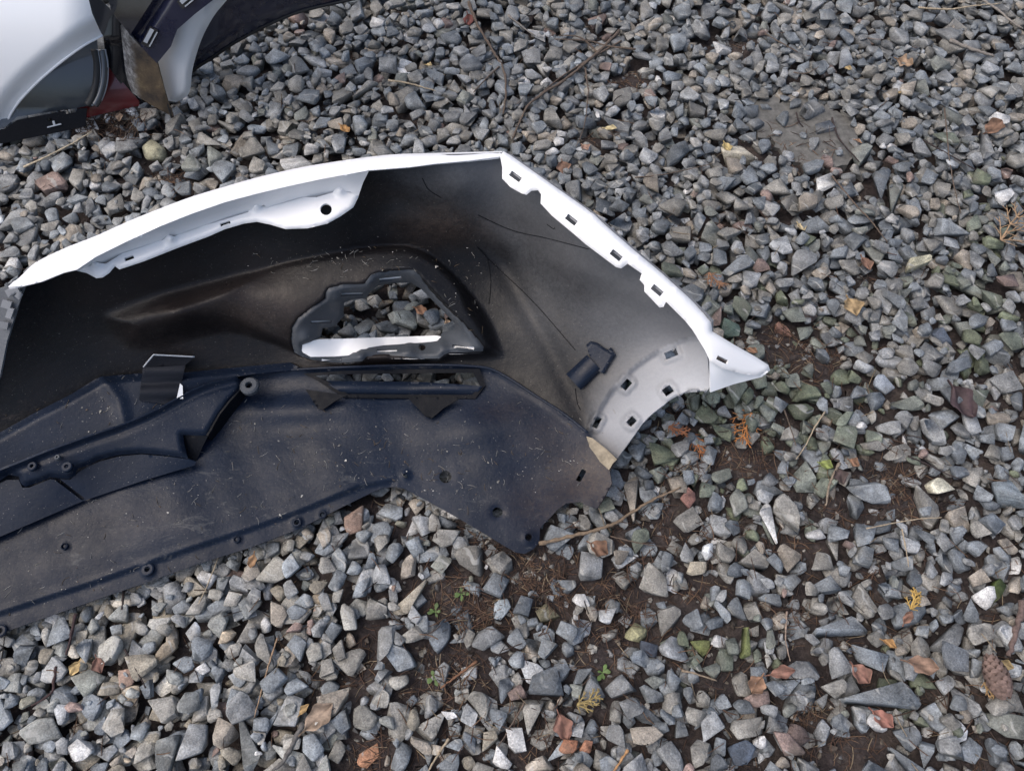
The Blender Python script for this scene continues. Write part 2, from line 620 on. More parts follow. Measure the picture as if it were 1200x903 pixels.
paint_f = Field([
    (-170, 480, 0), (0, 340, 0), (0, 450, 0), (150, 330, 0), (300, 290, 0), (420, 225, .0), (430, 260, .01), (470, 200, .10), (530, 196, .22), (570, 190, .34), (585, 215, .34), (540, 230, .12), (500, 250, .02),
    (600, 230, .24), (640, 250, .24), (700, 300, .26), (760, 360, .30), (805, 385, .38), (620, 270, .14), (560, 280, .03), (660, 320, .12), (600, 330, .04), (625, 370, .08), (560, 350, .0), (700, 370, .16), (740, 400, .26),
    (660, 400, .06), (640, 440, .02), (690, 450, .07), (690, 490, .10), (770, 395, .38), (720, 430, .2), (400, 400, 0), (480, 410, 0), (300, 400, 0), (590, 430, 0), (680, 345, .10),
    (776, 440, .50), (810, 430, .55), (740, 480, .44), (720, 520, .28), (706, 500, .34), (700, 540, .06), (690, 570, .0), (300, 600, 0), (600, 600, 0), (0, 650, 0), (600, 500, 0),
], 1e-3)
_pf = paint_f
paint_f = lambda uv: np.clip(_pf(uv), 0, 1) * (.90 + .42 * np.where(inside(uv, BAND), 1.0, 0.0))


def rect(c, w, h, ang):
    ca, sa = math.cos(R(ang)), math.sin(R(ang))
    return [(c[0] + x * ca - y * sa, c[1] + x * sa + y * ca) for x, y in ((-w / 2, -h / 2), (w / 2, -h / 2), (w / 2, h / 2), (-w / 2, h / 2))]


def disc(c, r, n=14, sq=1.0):
    return [(c[0] + r * math.cos(2 * math.pi * k / n), c[1] + sq * r * math.sin(2 * math.pi * k / n)) for k in range(n)]


BAND_SLOTS = [((786.5, 414.5), 15, 8, -22), ((734, 450.5), 12, 8, -48), ((782.6, 457.5), 11, 9, -35), ((740, 493.5), 10, 8, -45), ((699.5, 495), 13, 6, -62)]


pocket_h = Field([(301, 313, .158), (360, 302, .166), (420, 291, .166), (465, 288, .163), (510, 303, .152), (540, 331, .134), (570, 367, .112), (590, 410, .070),
    (385, 337, .154), (435, 322, .160), (477, 314, .160), (516, 348, .134), (562, 399, .090), (349, 372, .135), (345, 412, .088), (430, 424, .072), (520, 424, .066),
    (120, 369, .172), (165, 413, .108), (207, 335, .186), (207, 365, .165), (264, 321, .170), (264, 350, .158), (264, 390, .105), (305, 350, .150), (320, 385, .118), (180, 385, .14)], 1e-3)
BR_OUT = [(342, 384), (349.5, 372), (365, 360), (379.5, 349.5), (382, 342), (385.5, 337.5), (402, 333), (427.5, 331.5), (431, 327), (435, 322.5), (445, 318.5), (456, 316.5), (477, 315), (486, 317.5), (492, 322.5), (516, 348), (540, 375), (562, 399), (567, 406), (566, 411), (547, 412.5), (528, 412.5), (520.5, 415.5), (514.5, 420), (500, 420), (483, 419), (470, 417), (450, 416.5), (430, 417.5), (424.5, 423), (408, 424.5), (390, 424.5), (366, 421.5), (352, 417), (345, 412.5), (341, 398)]
BR_HOLE = [(456 + (x - 456) * .93, 374 + (y - 374) * .92) for x, y in
           [(342, 384), (349.5, 372), (379.5, 349.5), (385.5, 337.5), (402, 333), (427.5, 331.5), (435, 322.5), (456, 316.5), (477, 315), (492, 322.5), (516, 348), (562, 399), (566, 411), (528, 412.5), (514.5, 420), (483, 418.5), (430, 417), (408, 424.5), (366, 421.5), (345, 412.5)]]


def pocket_mask(uv):
    wd = 7.0 + 26.0 * sstep((345 - uv[:, 0]) / 130.0) + 12.0 * sstep((uv[:, 0] - 490) / 50.0) * sstep((uv[:, 1] - 330) / 40.0)
    return np.where(inside(uv, POCKET), sstep(seg_dist(uv, POCKET, True) / wd), 0.0)


def skin_height(uv):
    m = pocket_mask(uv)
    h = base_h(uv) * (1 - m) + (pocket_h(uv) + .004) * m
    h = h - .022 * np.where(inside(uv, BR_OUT), sstep(seg_dist(uv, BR_OUT, True) / 4.0), 0.0) - .007 * arch_band(uv)
    # folded dirt-catching crease running across the corner, and the body line
    h = h + .004 * np.exp(-(seg_dist(uv, [(470, 255), (540, 268), (640, 300), (760, 350)]) / 16) ** 2)
    h = h - .004 * np.exp(-(seg_dist(uv, [(560, 270), (600, 330), (640, 400), (690, 500)]) / 12) ** 2)
    for c, w, hh, a in BAND_SLOTS:
        d = seg_dist(uv, rect(c, w, hh, a), True)
        h = h + .005 * (1 - sstep((d - 3.5) / 3.0)) * (1 - inside(uv, rect(c, w, hh, a)))
    return h


LOWER_CUT = [(p[0], p[1] + 9) for p in SEAM]           # the skin runs on a little under the valance
SKIN = RIM_OUT + SIDE_OUT[1:9] + [(834, 388)] + [(829, 418)] + [(832, 452)] + ARCH[1:] + [(711, 548), (694, 520)] + LOWER_CUT[::-1]
SKIN_LEFT = [(-170, 560), (-40, 505), (-6, 470), (0, 440), (8, 400), (20, 362), (30, 337), (24, 331)]
# the skin ends at the edge of the central opening
SKIN = [(p[0], p[1] + 3.0) for p in RIM_OUT[9:]] + SIDE_OUT[1:9] + [(834, 388), (829, 418), (832, 452)] + ARCH[1:] + [(711, 548), (694, 520)] + [p for p in LOWER_CUT[::-1]] + SKIN_LEFT[0:7]
VAL = [p for p in SEAM] + [(700, 520), (712, 530)] + BOTTOM


#@@BUMPERCLEAR@@
def clearance_raster(x0, y0, nx, ny, res):
    """lowest height of the bumper over each ground cell"""
    out = np.full((ny, nx), 9.0)
    us, vs = np.meshgrid(np.arange(-170, 910, 1.3), np.arange(170, 805, 1.3))
    uv = np.stack([us.ravel(), vs.ravel()], 1)
    for poly, holes, dz in ((SKIN, [FOG, GRILLE], .008), (VAL, [GRILLE], .019)):
        ok = inside(uv, poly)
        for h in holes:
            ok &= ~inside(uv, h)
        q = uv[ok]
        h = base_h(q) - dz
        p = at(q, h)
        ix = ((p[:, 0] - x0) / res).astype(int)
        iy = ((p[:, 1] - y0) / res).astype(int)
        k = (ix >= 0) & (ix < nx) & (iy >= 0) & (iy < ny)
        np.minimum.at(out, (iy[k], ix[k]), h[k])
    return out


# ------------------------------------------------------------------ ground and gravel
GX0, GY0, RES = -1.22, -0.16, 0.002
NX, NY = 1220, 860
gx = GX0 + (np.arange(NX) + .5) * RES
gy = GY0 + (np.arange(NY) + .5) * RES
GXX, GYY = np.meshgrid(gx, gy)
GUV, _ = project(np.stack([GXX.ravel(), GYY.ravel(), np.zeros(GXX.size)], 1))
GUV = GUV.reshape(NY, NX, 2)


def value_noise(shape, cell, seed):
    r = np.random.default_rng(seed)
    ny, nx = shape
    g = r.random((ny // cell + 3, nx // cell + 3))
    y = np.arange(ny) / cell
    x = np.arange(nx) / cell
    yi, xi = y.astype(int), x.astype(int)
    fy, fx = sstep(y - yi)[:, None], sstep(x - xi)[None, :]
    a = g[yi][:, xi]; b = g[yi][:, xi + 1]; c = g[yi + 1][:, xi]; d = g[yi + 1][:, xi + 1]
    return (a * (1 - fx) + b * fx) * (1 - fy) + (c * (1 - fx) + d * fx) * fy


# how thick the gravel lies: 1 deep, 0 bare earth
BARE = [(560, 722, 42, 30), (522, 690, 36, 26), (600, 690, 40, 26), (650, 668, 40, 28), (1045, 560, 40, 34), (1062, 590, 34, 22), (700, 770, 46, 26), (545, 770, 40, 22), (880, 545, 55, 22), (955, 420, 46, 26),
        (905, 400, 40, 20), (760, 610, 50, 24), (430, 590, 30, 14), (1000, 880, 40, 24), (420, 760, 20, 34), (1150, 900, 46, 30), (715, 690, 32, 22), (500, 800, 22, 30), (985, 600, 40, 26),
        (870, 50, 30, 16), (740, 90, 40, 16), (940, 165, 66, 40), (690, 165, 24, 12), (850, 800, 34, 20), (60, 215, 24, 12), (205, 205, 30, 12), (130, 150, 26, 14), (830, 265, 36, 12), (1010, 320, 36, 14), (800, 720, 40, 24), (620, 880, 30, 24), (930, 640, 40, 24)]
# 0..1: 1 = thin single layer of stones over earth (the near right of the yard)
U, V_ = GUV[..., 0], GUV[..., 1]
thin = sstep((U - 380 + (V_ - 600) * .35) / 160) * sstep((V_ - 370 - (900 - np.minimum(U, 900)) * .25) / 90)
bare = np.zeros((NY, NX))
for u, v, ru, rv in BARE:
    bare = np.maximum(bare, np.exp(-(((U - u) / ru) ** 2 + ((V_ - v) / rv) ** 2) * 1.1))
nz1 = value_noise((NY, NX), 60, 1)
nz2 = value_noise((NY, NX), 14, 2)
nz3 = value_noise((NY, NX), 5, 3)
cover = np.clip(1.0 - .20 * thin - bare * .95 + (nz1 - .5) * .22, 0.0, 1.0)
soil = -.020 + .012 * np.maximum(thin * .85, bare) + (nz1 - .5) * .008 + (nz2 - .5) * .005 + (nz3 - .5) * .0025
SLAB = smooth_line([(880, 124), (888, 117), (905, 114), (918, 119), (940, 113), (958, 121), (972, 123), (985, 134), (1003, 140), (1000, 152), (1006, 165), (998, 187), (975, 200), (962, 196), (945, 199), (930, 184), (912, 176), (905, 164), (888, 156)], 4, True)
SLAB = [(x + 2.6 * math.sin(i * 2.1) + 1.5 * math.sin(i * 5.3), y + 2.0 * math.cos(i * 1.7) + 1.3 * math.sin(i * 4.1)) for i, (x, y) in enumerate(SLAB)]
in_slab = inside(GUV.reshape(-1, 2), SLAB).reshape(NY, NX)
soil = np.where(in_slab, np.minimum(soil, -.012), soil)
cover = np.where(in_slab, .16, cover)
hm = np.where(in_slab, -.0045, soil)
clear = clearance_raster(GX0, GY0, NX, NY, RES)
for _ in range(2):                                   # close pin holes in the raster
    c2 = np.minimum(np.minimum(np.roll(clear, 1, 0), np.roll(clear, -1, 0)), np.minimum(np.roll(clear, 1, 1), np.roll(clear, -1, 1)))
    clear = np.minimum(clear, c2)
forbid = np.zeros((NY, NX), bool)


def hm_at(x, y):
    ix = np.clip(((np.asarray(x) - GX0) / RES).astype(int), 0, NX - 1)
    iy = np.clip(((np.asarray(y) - GY0) / RES).astype(int), 0, NY - 1)
    return hm[iy, ix]


def on_ground(uv, lift=0.0):
    """where photo pixels meet the surface of the gravel"""
    uv = np.asarray(uv, float).reshape(-1, 2)
    h = np.zeros(len(uv))
    for _ in range(4):
        p = at(uv, h)
        h = hm_at(p[:, 0], p[:, 1]) + lift
    return at(uv, h)


# stone prototypes: angular crushed rock, chipped edges
class Proto:
    pass


def make_proto(seed, chips=5, bev=.09, flat=1.0):
    """a broken block: six uneven faces, chipped corners, worn edges"""
    r = np.random.default_rng(seed)
    dims = np.array([1.0, r.uniform(.58, .92), r.uniform(.36, .62) * flat]) * .5
    bm = bmesh.new()
    bmesh.ops.create_cube(bm, size=3.0)

    def cut(n, d):
        n = Vector(n).normalized()
        bmesh.ops.bisect_plane(bm, geom=bm.verts[:] + bm.edges[:] + bm.faces[:], plane_co=n * d, plane_no=n, clear_outer=True)
        vs_ = [v.co.copy() for v in bm.verts]
        bm.clear()
        for c in vs_:
            bm.verts.new(c)
        bmesh.ops.convex_hull(bm, input=bm.verts)
        for v in [v for v in bm.verts if not v.link_faces]:
            bm.verts.remove(v)
    for ax_ in range(3):
        for sg in (-1, 1):
            n = r.normal(size=3) * (.30 if ax_ < 2 else .15)
            n[ax_] = sg
            cut(n, dims[ax_] * r.uniform(.82, 1.0))
    for k in range(chips):
        n = r.normal(size=3)
        n[2] *= .55
        n /= np.linalg.norm(n)
        sup = max(Vector(n).dot(v.co) for v in bm.verts)
        cut(n, sup * r.uniform(.66, .9))
    bmesh.ops.remove_doubles(bm, verts=bm.verts, dist=.03)
    vs_ = [v.co.copy() for v in bm.verts]
    bm.clear()
    for c in vs_:
        bm.verts.new(c)
    bmesh.ops.convex_hull(bm, input=bm.verts)
    bmesh.ops.dissolve_limit(bm, angle_limit=R(6), verts=bm.verts, edges=bm.edges)
    bm.normal_update()
    o = Proto()
    o.pn = np.array([f.normal[:] for f in bm.faces])
    o.pd = np.array([max(f.normal.dot(v.co) for v in bm.verts) for f in bm.faces])
    o.pv = np.array([v.co[:] for v in bm.verts])
    bmesh.ops.bevel(bm, geom=list(bm.edges), offset=bev * r.uniform(.45, 1.0) * .5, segments=1, profile=.55, affect='EDGES', clamp_overlap=True)
    bmesh.ops.triangulate(bm, faces=bm.faces)
    bm.verts.ensure_lookup_table()
    o.v = np.array([v.co[:] for v in bm.verts])
    o.v += r.normal(size=o.v.shape) * .010
    o.f = np.array([[v.index for v in f.verts] for f in bm.faces])
    bm.free()
    return o


def make_rough(seed):
    """an irregular shard: hull of scattered points"""
    r = np.random.default_rng(seed)
    dims = np.array([1.0, r.uniform(.55, .9), r.uniform(.35, .62)]) * .52
    pts = r.normal(size=(15, 3))
    pts /= np.abs(pts).max(1, keepdims=True) * .5 + np.linalg.norm(pts, axis=1, keepdims=True) * .5
    pts *= dims * r.uniform(.82, 1.0, (15, 1))
    bm = bmesh.new()
    for p in pts:
        bm.verts.new(p)
    bmesh.ops.convex_hull(bm, input=bm.verts)
    for v in [v for v in bm.verts if not v.link_faces]:
        bm.verts.remove(v)
    bmesh.ops.dissolve_limit(bm, angle_limit=R(18), verts=bm.verts, edges=bm.edges)
    bm.normal_update()
    o = Proto()
    o.pv = np.array([v.co[:] for v in bm.verts])
    o.pn = np.array([f.normal[:] for f in bm.faces])
    o.pd = (o.pv @ o.pn.T).max(0)
    bmesh.ops.bevel(bm, geom=list(bm.edges), offset=.075 * r.uniform(.6, 1.1), segments=1, profile=.55, affect='EDGES', clamp_overlap=True)
    bmesh.ops.triangulate(bm, faces=bm.faces)
    bm.verts.ensure_lookup_table()
    o.v = np.array([v.co[:] for v in bm.verts])
    o.v += r.normal(size=o.v.shape) * .008
    o.f = np.array([[v.index for v in f.verts] for f in bm.faces])
    bm.free()
    return o


PROTOS = [make_proto(100 + i, 4 + i % 4, .19) if i % 5 < 3 else make_rough(700 + i) for i in range(60)]
SLABS = [make_proto(300 + i, 4 + i % 3, .14, .62) for i in range(24)]
GRIT = [make_proto(500 + i, 2, .03) for i in range(10)]


def rot_z_tilt(az, tilt, dirn):
    z = np.array([[math.cos(az), -math.sin(az), 0], [math.sin(az), math.cos(az), 0], [0, 0, 1]])
    k = np.array([math.cos(dirn), math.sin(dirn), 0])
    K = np.array([[0, -k[2], k[1]], [k[2], 0, -k[0]], [-k[1], k[0], 0]])
    return (np.eye(3) + math.sin(tilt) * K + (1 - math.cos(tilt)) * K @ K) @ z


def raster(pr, s, Rm, x, y):
    """cells, underside and top of a stone at (x, y)"""
    V = (pr.pv * s) @ Rm.T
    n = (pr.pn / s) @ Rm.T
    l = np.linalg.norm(n, axis=1)
    n = n / l[:, None]
    d = (V @ n.T).max(0)
    lo, hi = V.min(0), V.max(0)
    i0, i1 = int((x + lo[0] - GX0) / RES), int((x + hi[0] - GX0) / RES) + 1
    j0, j1 = int((y + lo[1] - GY0) / RES), int((y + hi[1] - GY0) / RES) + 1
    if i0 < 0 or j0 < 0 or i1 >= NX or j1 >= NY:
        return None
    X = gx[i0:i1 + 1][None, :] - x
    Y = gy[j0:j1 + 1][:, None] - y
    up = n[:, 2] > .02
    dnm = n[:, 2] < -.02
    top = ((d[up, None, None] - n[up, 0, None, None] * X - n[up, 1, None, None] * Y) / n[up, 2, None, None]).min(0)
    bot = ((d[dnm, None, None] - n[dnm, 0, None, None] * X - n[dnm, 1, None, None] * Y) / n[dnm, 2, None, None]).max(0)
    ok = top > bot
    return (slice(j0, j1 + 1), slice(i0, i1 + 1)), bot, top, ok


placed = []           # (proto, scale vec, rotation, position, colour, special)


def commit(ras, z, dz_sub=0):
    sl, bot, top, ok = ras
    hm[sl] = np.where(ok, np.maximum(hm[sl], top + z), hm[sl])


def try_stone(pr, s, x, y, tilt_s, kc=3, zmax=None, sink=0.0, tilts=None):
    best = None
    for k in range(kc):
        xx, yy = (x, y) if k == 0 else (x + rng.normal() * s[0] * .3, y + rng.normal() * s[0] * .3)
        Rm = rot_z_tilt(rng.random() * 6.283, abs(rng.normal()) * tilt_s, rng.random() * 6.283)
        ras = raster(pr, s, Rm, xx, yy)
        if ras is None:
            continue
        sl, bot, top, ok = ras
        if not ok.any() or (forbid[sl] & ok).any():
            continue
        z = (hm[sl] - bot)[ok].max()
        z -= min(sink, s[2] * .3)
        if best is None or z < best[0]:
            best = (z, xx, yy, Rm, ras)
    return best


def stone_colour(u, v):
    """colours of the mixed crushed rock; paler towards the left, darker at the far right, greener with algae by the bumper's tip"""
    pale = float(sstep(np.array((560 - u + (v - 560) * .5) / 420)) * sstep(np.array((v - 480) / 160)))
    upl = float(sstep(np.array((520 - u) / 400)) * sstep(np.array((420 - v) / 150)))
    green = math.exp(-(((u - 880) / 130) ** 2 + ((v - 470) / 110) ** 2)) + .8 * math.exp(-(((u - 850) / 60) ** 2 + ((v - 770) / 50) ** 2)) + .5 * math.exp(-(((u - 1150) / 60) ** 2 + ((v - 330) / 120) ** 2)) + .4 * math.exp(-(((u - 1080) / 80) ** 2 + ((v - 830) / 40) ** 2))
    t = rng.random()
    if rng.random() < .75 * green:
        c = np.array([(.125, .138, .105), (.108, .12, .078), (.145, .155, .13)][rng.integers(3)])
    elif t < .30:
        c = np.array((.158, .170, .174))
    elif t < .52:
        c = np.array((.172, .174, .168))
    elif t < .74:
        c = np.array((.188, .178, .155))
    elif t < .82:
        c = np.array((.105, .116, .124))
    elif t < .875:
        c = np.array((.27, .275, .27))
    elif t < .93:
        c = np.array((.235, .205, .165))
    elif t < .955:
        c = np.array((.42, .41, .385))
    elif t < .985:
        c = np.array((.15, .155, .135))
    else:
        c = np.array((.18, .13, .11))
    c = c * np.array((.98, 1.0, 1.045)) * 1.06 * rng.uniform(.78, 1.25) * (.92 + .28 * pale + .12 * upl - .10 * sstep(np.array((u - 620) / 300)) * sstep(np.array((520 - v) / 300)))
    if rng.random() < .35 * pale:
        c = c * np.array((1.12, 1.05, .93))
    return c


# stones that stand out, put down at their own places: (pixel, length mm, proto kind, colour, name, label)
SPECIAL = [
    ((1097, 569), 31, 'p', (.52, .50, .40), 'cream white stone with a rough knobbly top beside bare earth', (1, .8, .75)),
    ((1100, 397), 36, 's', (.085, .105, .14), 'dark blue slate stone standing up with a triangular face', (.75, 1, .6)),
    ((304, 152), 33, 's', (.26, .30, .34), 'pale blue flat slate chip on the gravel before the car panels', (1, .7, .5)),
    ((182, 178), 46, 'p', (.24, .23, .16), 'large yellowish grey rock beside the pine litter at the car panels', (1, .85, .8)),
    ((863, 182), 58, 'p', (.40, .37, .30), 'long beige stone with a yellow leaf lying at its end', (1, .55, .55)),
    ((803, 259), 17, 's', (.60, .61, .61), 'small bright white chip on the gravel beside the painted bumper flange', (1, .55, .4)),
    ((1076, 308), 44, 's', (.42, .40, .29), 'long pale yellow stone lying flat among grey gravel', (1, .32, .5)),
    ((830, 646), 24, 'p', (.48, .50, .51), 'upright white stone touching a beige speckled stone', (.7, 1, .7)),
    ((818, 666), 28, 'p', (.36, .32, .25), 'beige speckled stone touching an upright white stone', (1, .8, .7)),
    ((808, 584), 24, 'p', (.20, .105, .085), 'brick red stone below the wheel arch end of the bumper', (1, .9, .6)),
    ((915, 385), 27, 's', (.21, .12, .09), 'flat orange red stone beside the white tip of the bumper', (1, .8, .6)),
    ((855, 386), 32, 's', (.10, .14, .115), 'flat bright green stone beside the white bumper flange', (1, .9, .5)),
    ((668, 874), 22, 'p', (.33, .15, .085), 'rounded orange stone beside a red brown leaf', (1, .95, .7)),
    ((687, 873), 15, 'p', (.31, .15, .09), 'small orange pebble touching a rounded orange stone', (.9, 1, .7)),
    ((435, 883), 30, 's', (.28, .145, .085), 'flat orange brown chip among pale gravel', (1, .6, .5)),
    ((760, 761), 22, 'p', (.05, .06, .08), 'small dark navy stone between green tinged stones', (1, .9, .7)),
    ((868, 882), 31, 'p', (.06, .075, .10), 'dark navy stone with sloping faces on thin gravel', (1, .85, .6)),
    ((874, 764), 30, 's', (.10, .115, .045), 'flat moss green stone in a patch of mossy stones', (1, .9, .5)),
    ((823, 757), 25, 's', (.105, .12, .045), 'olive green stone beside a flat moss green stone', (1, .9, .6)),
    ((1168, 689), 28, 'p', (.055, .075, .022), 'round stone covered in bright green moss', (1, .8, .7)),
    ((746, 742), 31, 'p', (.21, .20, .115), 'yellowish lump of rock beside a small dark navy stone', (1, .8, .7)),
    ((640, 719), 30, 'p', (.15, .135, .085), 'brown olive stone at the edge of a bare earth patch', (1, .8, .6)),
    ((587, 714), 28, 'p', (.22, .25, .27), 'lone grey stone with a lit white side on bare earth', (.75, 1, .7)),
    ((130, 762), 36, 'p', (.40, .395, .36), 'large whitish stone with a pointed end on the pale gravel', (1, .8, .7)),
    ((312, 731), 22, 'p', (.50, .50, .49), 'bright white stone propped on a grey one in pale gravel', (.7, 1, .8)),
    ((965, 215), 36, 'p', (.36, .36, .35), 'pale grey angular stone below the flat earth slab', (1, .8, .6)),
    ((1005, 221), 24, 'p', (.45, .44, .40), 'whitish stone next to a pale angular stone', (.9, 1, .7)),
    ((950, 129), 46, 'p', (.12, .125, .13), 'dark grey stone with a brown side resting on the earth slab', (1, .6, .6)),
    ((965, 150), 36, 's', (.07, .08, .095), 'small dark slate lying on the earth slab', (1, .6, .4)),
    ((1180, 578), 42, 'p', (.20, .23, .25), 'large square blue grey stone near the cream white stone', (1, .9, .7)),
    ((1037, 452), 30, 's', (.19, .21, .235), 'flat blue grey stone leaning at the edge of bare earth', (1, .9, .5)),
    ((1020, 769), 44, 's', (.22, .245, .265), 'large pale blue flat stone pointing at brown leaves', (1, .6, .4)),
    ((1122, 770), 40, 's', (.12, .13, .14), 'square flat grey slate next to a pine cone', (1, .9, .4)),
    ((476, 374), 42, 's', (.22, .23, .21), 'large pale grey slab stone seen through the lamp opening', (1, .8, .45)),
    ((426, 385), 36, 's', (.17, .18, .18), 'flat grey stone in the corner of the lamp opening', (1, .7, .45)),
    ((507, 367), 20, 'p', (.24, .25, .26), 'small light stone beside an orange leaf in the lamp opening', (1, .8, .6)),
]
SPEC_OBJ = []


def clear_under(sl, ok, top, z):
    return (clear[sl] - (top + z))[ok].min()


def lay(n, size_fn, protos, tilt, layer, kc=3):
    global hm
    done = 0
    for _ in range(n):
        x = GX0 + .03 + rng.random() * (NX * RES - .06)
        y = GY0 + .03 + rng.random() * (NY * RES - .06)
        ix, iy = int((x - GX0) / RES), int((y - GY0) / RES)
        cv = cover[iy, ix]
        uu, vv = GUV[iy, ix]
        if uu < -150 or uu > 1350 or vv > 1010 or vv < -110:
            continue
        if rng.random() > cv ** 1.3 * (1.0 if layer < 2 else 1.0):
            continue
        L = size_fn()
        s = L * np.array([1.0, rng.uniform(.85, 1.15), rng.uniform(.85, 1.15)])
        pr = protos[rng.integers(len(protos))]
        b = try_stone(pr, s, x, y, tilt, kc, sink=.004 if layer == 0 else .0015)
        if b is None:
            continue
        z, xx, yy, Rm, ras = b
        sl, bot, top, ok = ras
        tmax = (top + z)[ok].max()
        lim = (-.004 + .012 * cv) if thin[iy, ix] < .5 else (.008 * cv + .001)
        if tmax > lim + L * .36:
            continue
        cl = clear_under(sl, ok, top, z)
        if cl < 0:
            z += cl - .001
        placed.append((pr, s, Rm, np.array([xx, yy, z]), None, None))
        commit(ras, z)
        done += 1
    return done


def size_main():
    return float(np.clip(rng.lognormal(math.log(.0232), .24), .0135, .037))


def size_small():
    return float(np.clip(rng.lognormal(math.log(.0125), .28), .006, .019))


# a first bed, then the stones that stand out, then the rest around them
lay(6500, size_main, PROTOS, .25, 0, 2)
for (uv, mm, kind, col, label, dims) in SPECIAL:
    pr = (PROTOS if kind == 'p' else SLABS)[int(rng.integers(16))]
    p = on_ground([uv])[0]
    s = mm / 1000 * np.array(dims) / (np.ptp(pr.pv, axis=0))
    bst = None
    for k in range(10):
        az = rng.normal() * .35
        Rm = rot_z_tilt(az, rng.random() * .25, rng.random() * 6.28)
        ras = raster(pr, s, Rm, p[0], p[1])
        sl, bot, top, ok = ras
        z = (hm[sl] - bot)[ok].max() - .004
        if bst is None or z < bst[0]:
            bst = (z, Rm, ras)
    z, Rm, ras = bst
    sl, bot, top, ok = ras
    z = min(z, .016 - top[ok].max() + .012)
    q = at([uv], z)[0]
    ras = raster(pr, s, Rm, q[0], q[1])
    placed.append((pr, s, Rm, np.array([q[0], q[1], z]), np.array(col), label))
    commit(ras, z)
    forbid[ras[0]] |= ras[3]
n1 = lay(21000, size_main, PROTOS + SLABS + SLABS, .13, 1, 4)
n2 = lay(15000, size_small, PROTOS, .3, 2, 2)
print('stones', len(placed), n1, n2)

ground = None
# --- the earth: one sheet, fine where the stones lie, reaching far beyond
fx = np.concatenate([-np.geomspace(60, 1.3, 22), np.linspace(-1.21, 1.21, 243), np.geomspace(1.3, 60, 22)])
fy = np.concatenate([-np.geomspace(60, .25, 22), np.linspace(-.15, 1.55, 171), np.geomspace(1.65, 80, 22)])
FXX, FYY = np.meshgrid(fx, fy)
ixs = np.clip(((FXX - GX0) / RES).astype(int), 0, NX - 1)
iys = np.clip(((FYY - GY0) / RES).astype(int), 0, NY - 1)
inreg = (np.abs(FXX) < 1.215) & (FYY > -.155) & (FYY < 1.555)
FZ = np.where(inreg, soil[iys, ixs], -.008)
gv = np.stack([FXX.ravel(), FYY.ravel(), FZ.ravel()], 1)
nxx = len(fx)
ii, jj = np.meshgrid(np.arange(nxx - 1), np.arange(len(fy) - 1))
a = (jj * nxx + ii).ravel()
gf = np.stack([a, a + 1, a + 1 + nxx, a + nxx], 1)
ground = link_mesh('ground', gv, gf, M['soil'], attrs={'outer': (~inreg).astype(float).ravel()})
tag(ground, 'dark brown earth under the grey crushed stone', 'ground', kind='structure')

# --- hand out the stones: those that stand out are things, the 300 largest seen are pieces, the rest one mass
pos = np.array([s[3] for s in placed])
puv, pz = project(pos)
keep, big = [], []
for i, (pr, s, Rm, p, col, lab) in enumerate(placed):
    ras = raster(pr, s, Rm, p[0], p[1])
    sl, bot, top, ok = ras
    vis = (ok & (top + p[2] >= hm[sl] - .0008)).sum()
    under = (clear[sl][ok] < 5).mean()
    keep.append(vis > 2 or lab is not None)
    px = s.max() * FPX / pz[i]
    u, v = puv[i]
    inframe = -5 < u < 1205 and -5 < v < 908
    score = math.sqrt(vis) * RES * FPX / pz[i] if (inframe and under < .3 and lab is None) else 0
    big.append(score)
order = np.argsort(-np.array(big))
chosen = set(int(i) for i in order[:300])


def stone_mesh(items):
    vs, fs, cs, n = [], [], [], 0
    for i in items:
        pr, s, Rm, p, col, lab = placed[i]
        if col is None:
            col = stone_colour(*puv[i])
        vs.append((pr.v * s) @ Rm.T + p)
        fs.append(pr.f + n)
        cg = np.random.default_rng(i)
        k = 1 + .13 * cg.normal(size=(len(pr.v), 1))
        d = cg.normal(size=3)
        k = k * (1 + .22 * np.tanh((pr.v @ d) * 2.2)[:, None])
        cs.append(np.clip(np.asarray(col) * k, .01, .8))
        n += len(pr.v)
    return np.concatenate(vs), np.concatenate(fs), np.concatenate(cs)


def fast_mesh(name, V, F, C, mat, parent=None, smooth=True):
    me = bpy.data.meshes.new(name)
    me.vertices.add(len(V))
    me.vertices.foreach_set('co', np.asarray(V, np.float32).ravel())
    k = F.shape[1]
    me.loops.add(F.size)
    me.loops.foreach_set('vertex_index', np.asarray(F, np.int32).ravel())
    me.polygons.add(len(F))
    me.polygons.foreach_set('loop_start', np.arange(0, F.size, k, dtype=np.int32))
    me.polygons.foreach_set('use_smooth', np.full(len(F), smooth))
    me.update(calc_edges=True)
    me.materials.append(mat)
    at_ = me.attributes.new('tint', 'FLOAT_COLOR', 'POINT')
    at_.data.foreach_set('color', np.hstack([C, np.ones((len(C), 1))]).astype(np.float32).ravel())
    o = bpy.data.objects.new(name, me)
    COL.objects.link(o)
    if parent is not None:
        o.parent = parent
    return o


for i in sorted(chosen):
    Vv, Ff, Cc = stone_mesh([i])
    o = fast_mesh('stone', Vv - placed[i][3], Ff, Cc, M['stone'], ground)
    o.location = placed[i][3]
for i, st in enumerate(placed):
    if st[5]:
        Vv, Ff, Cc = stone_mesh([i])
        o = fast_mesh('stone', Vv - st[3], Ff, Cc, M['stone'])
        o.location = st[3]
        tag(o, st[5], 'stone')
rest = [i for i in range(len(placed)) if keep[i] and i not in chosen and not placed[i][5]]
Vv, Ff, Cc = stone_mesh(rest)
print('gravel tris', len(Ff), 'rest', len(rest))
gravel = fast_mesh('gravel', Vv, Ff, Cc, M['stone'], ground)
gravel['kind'] = 'stuff'

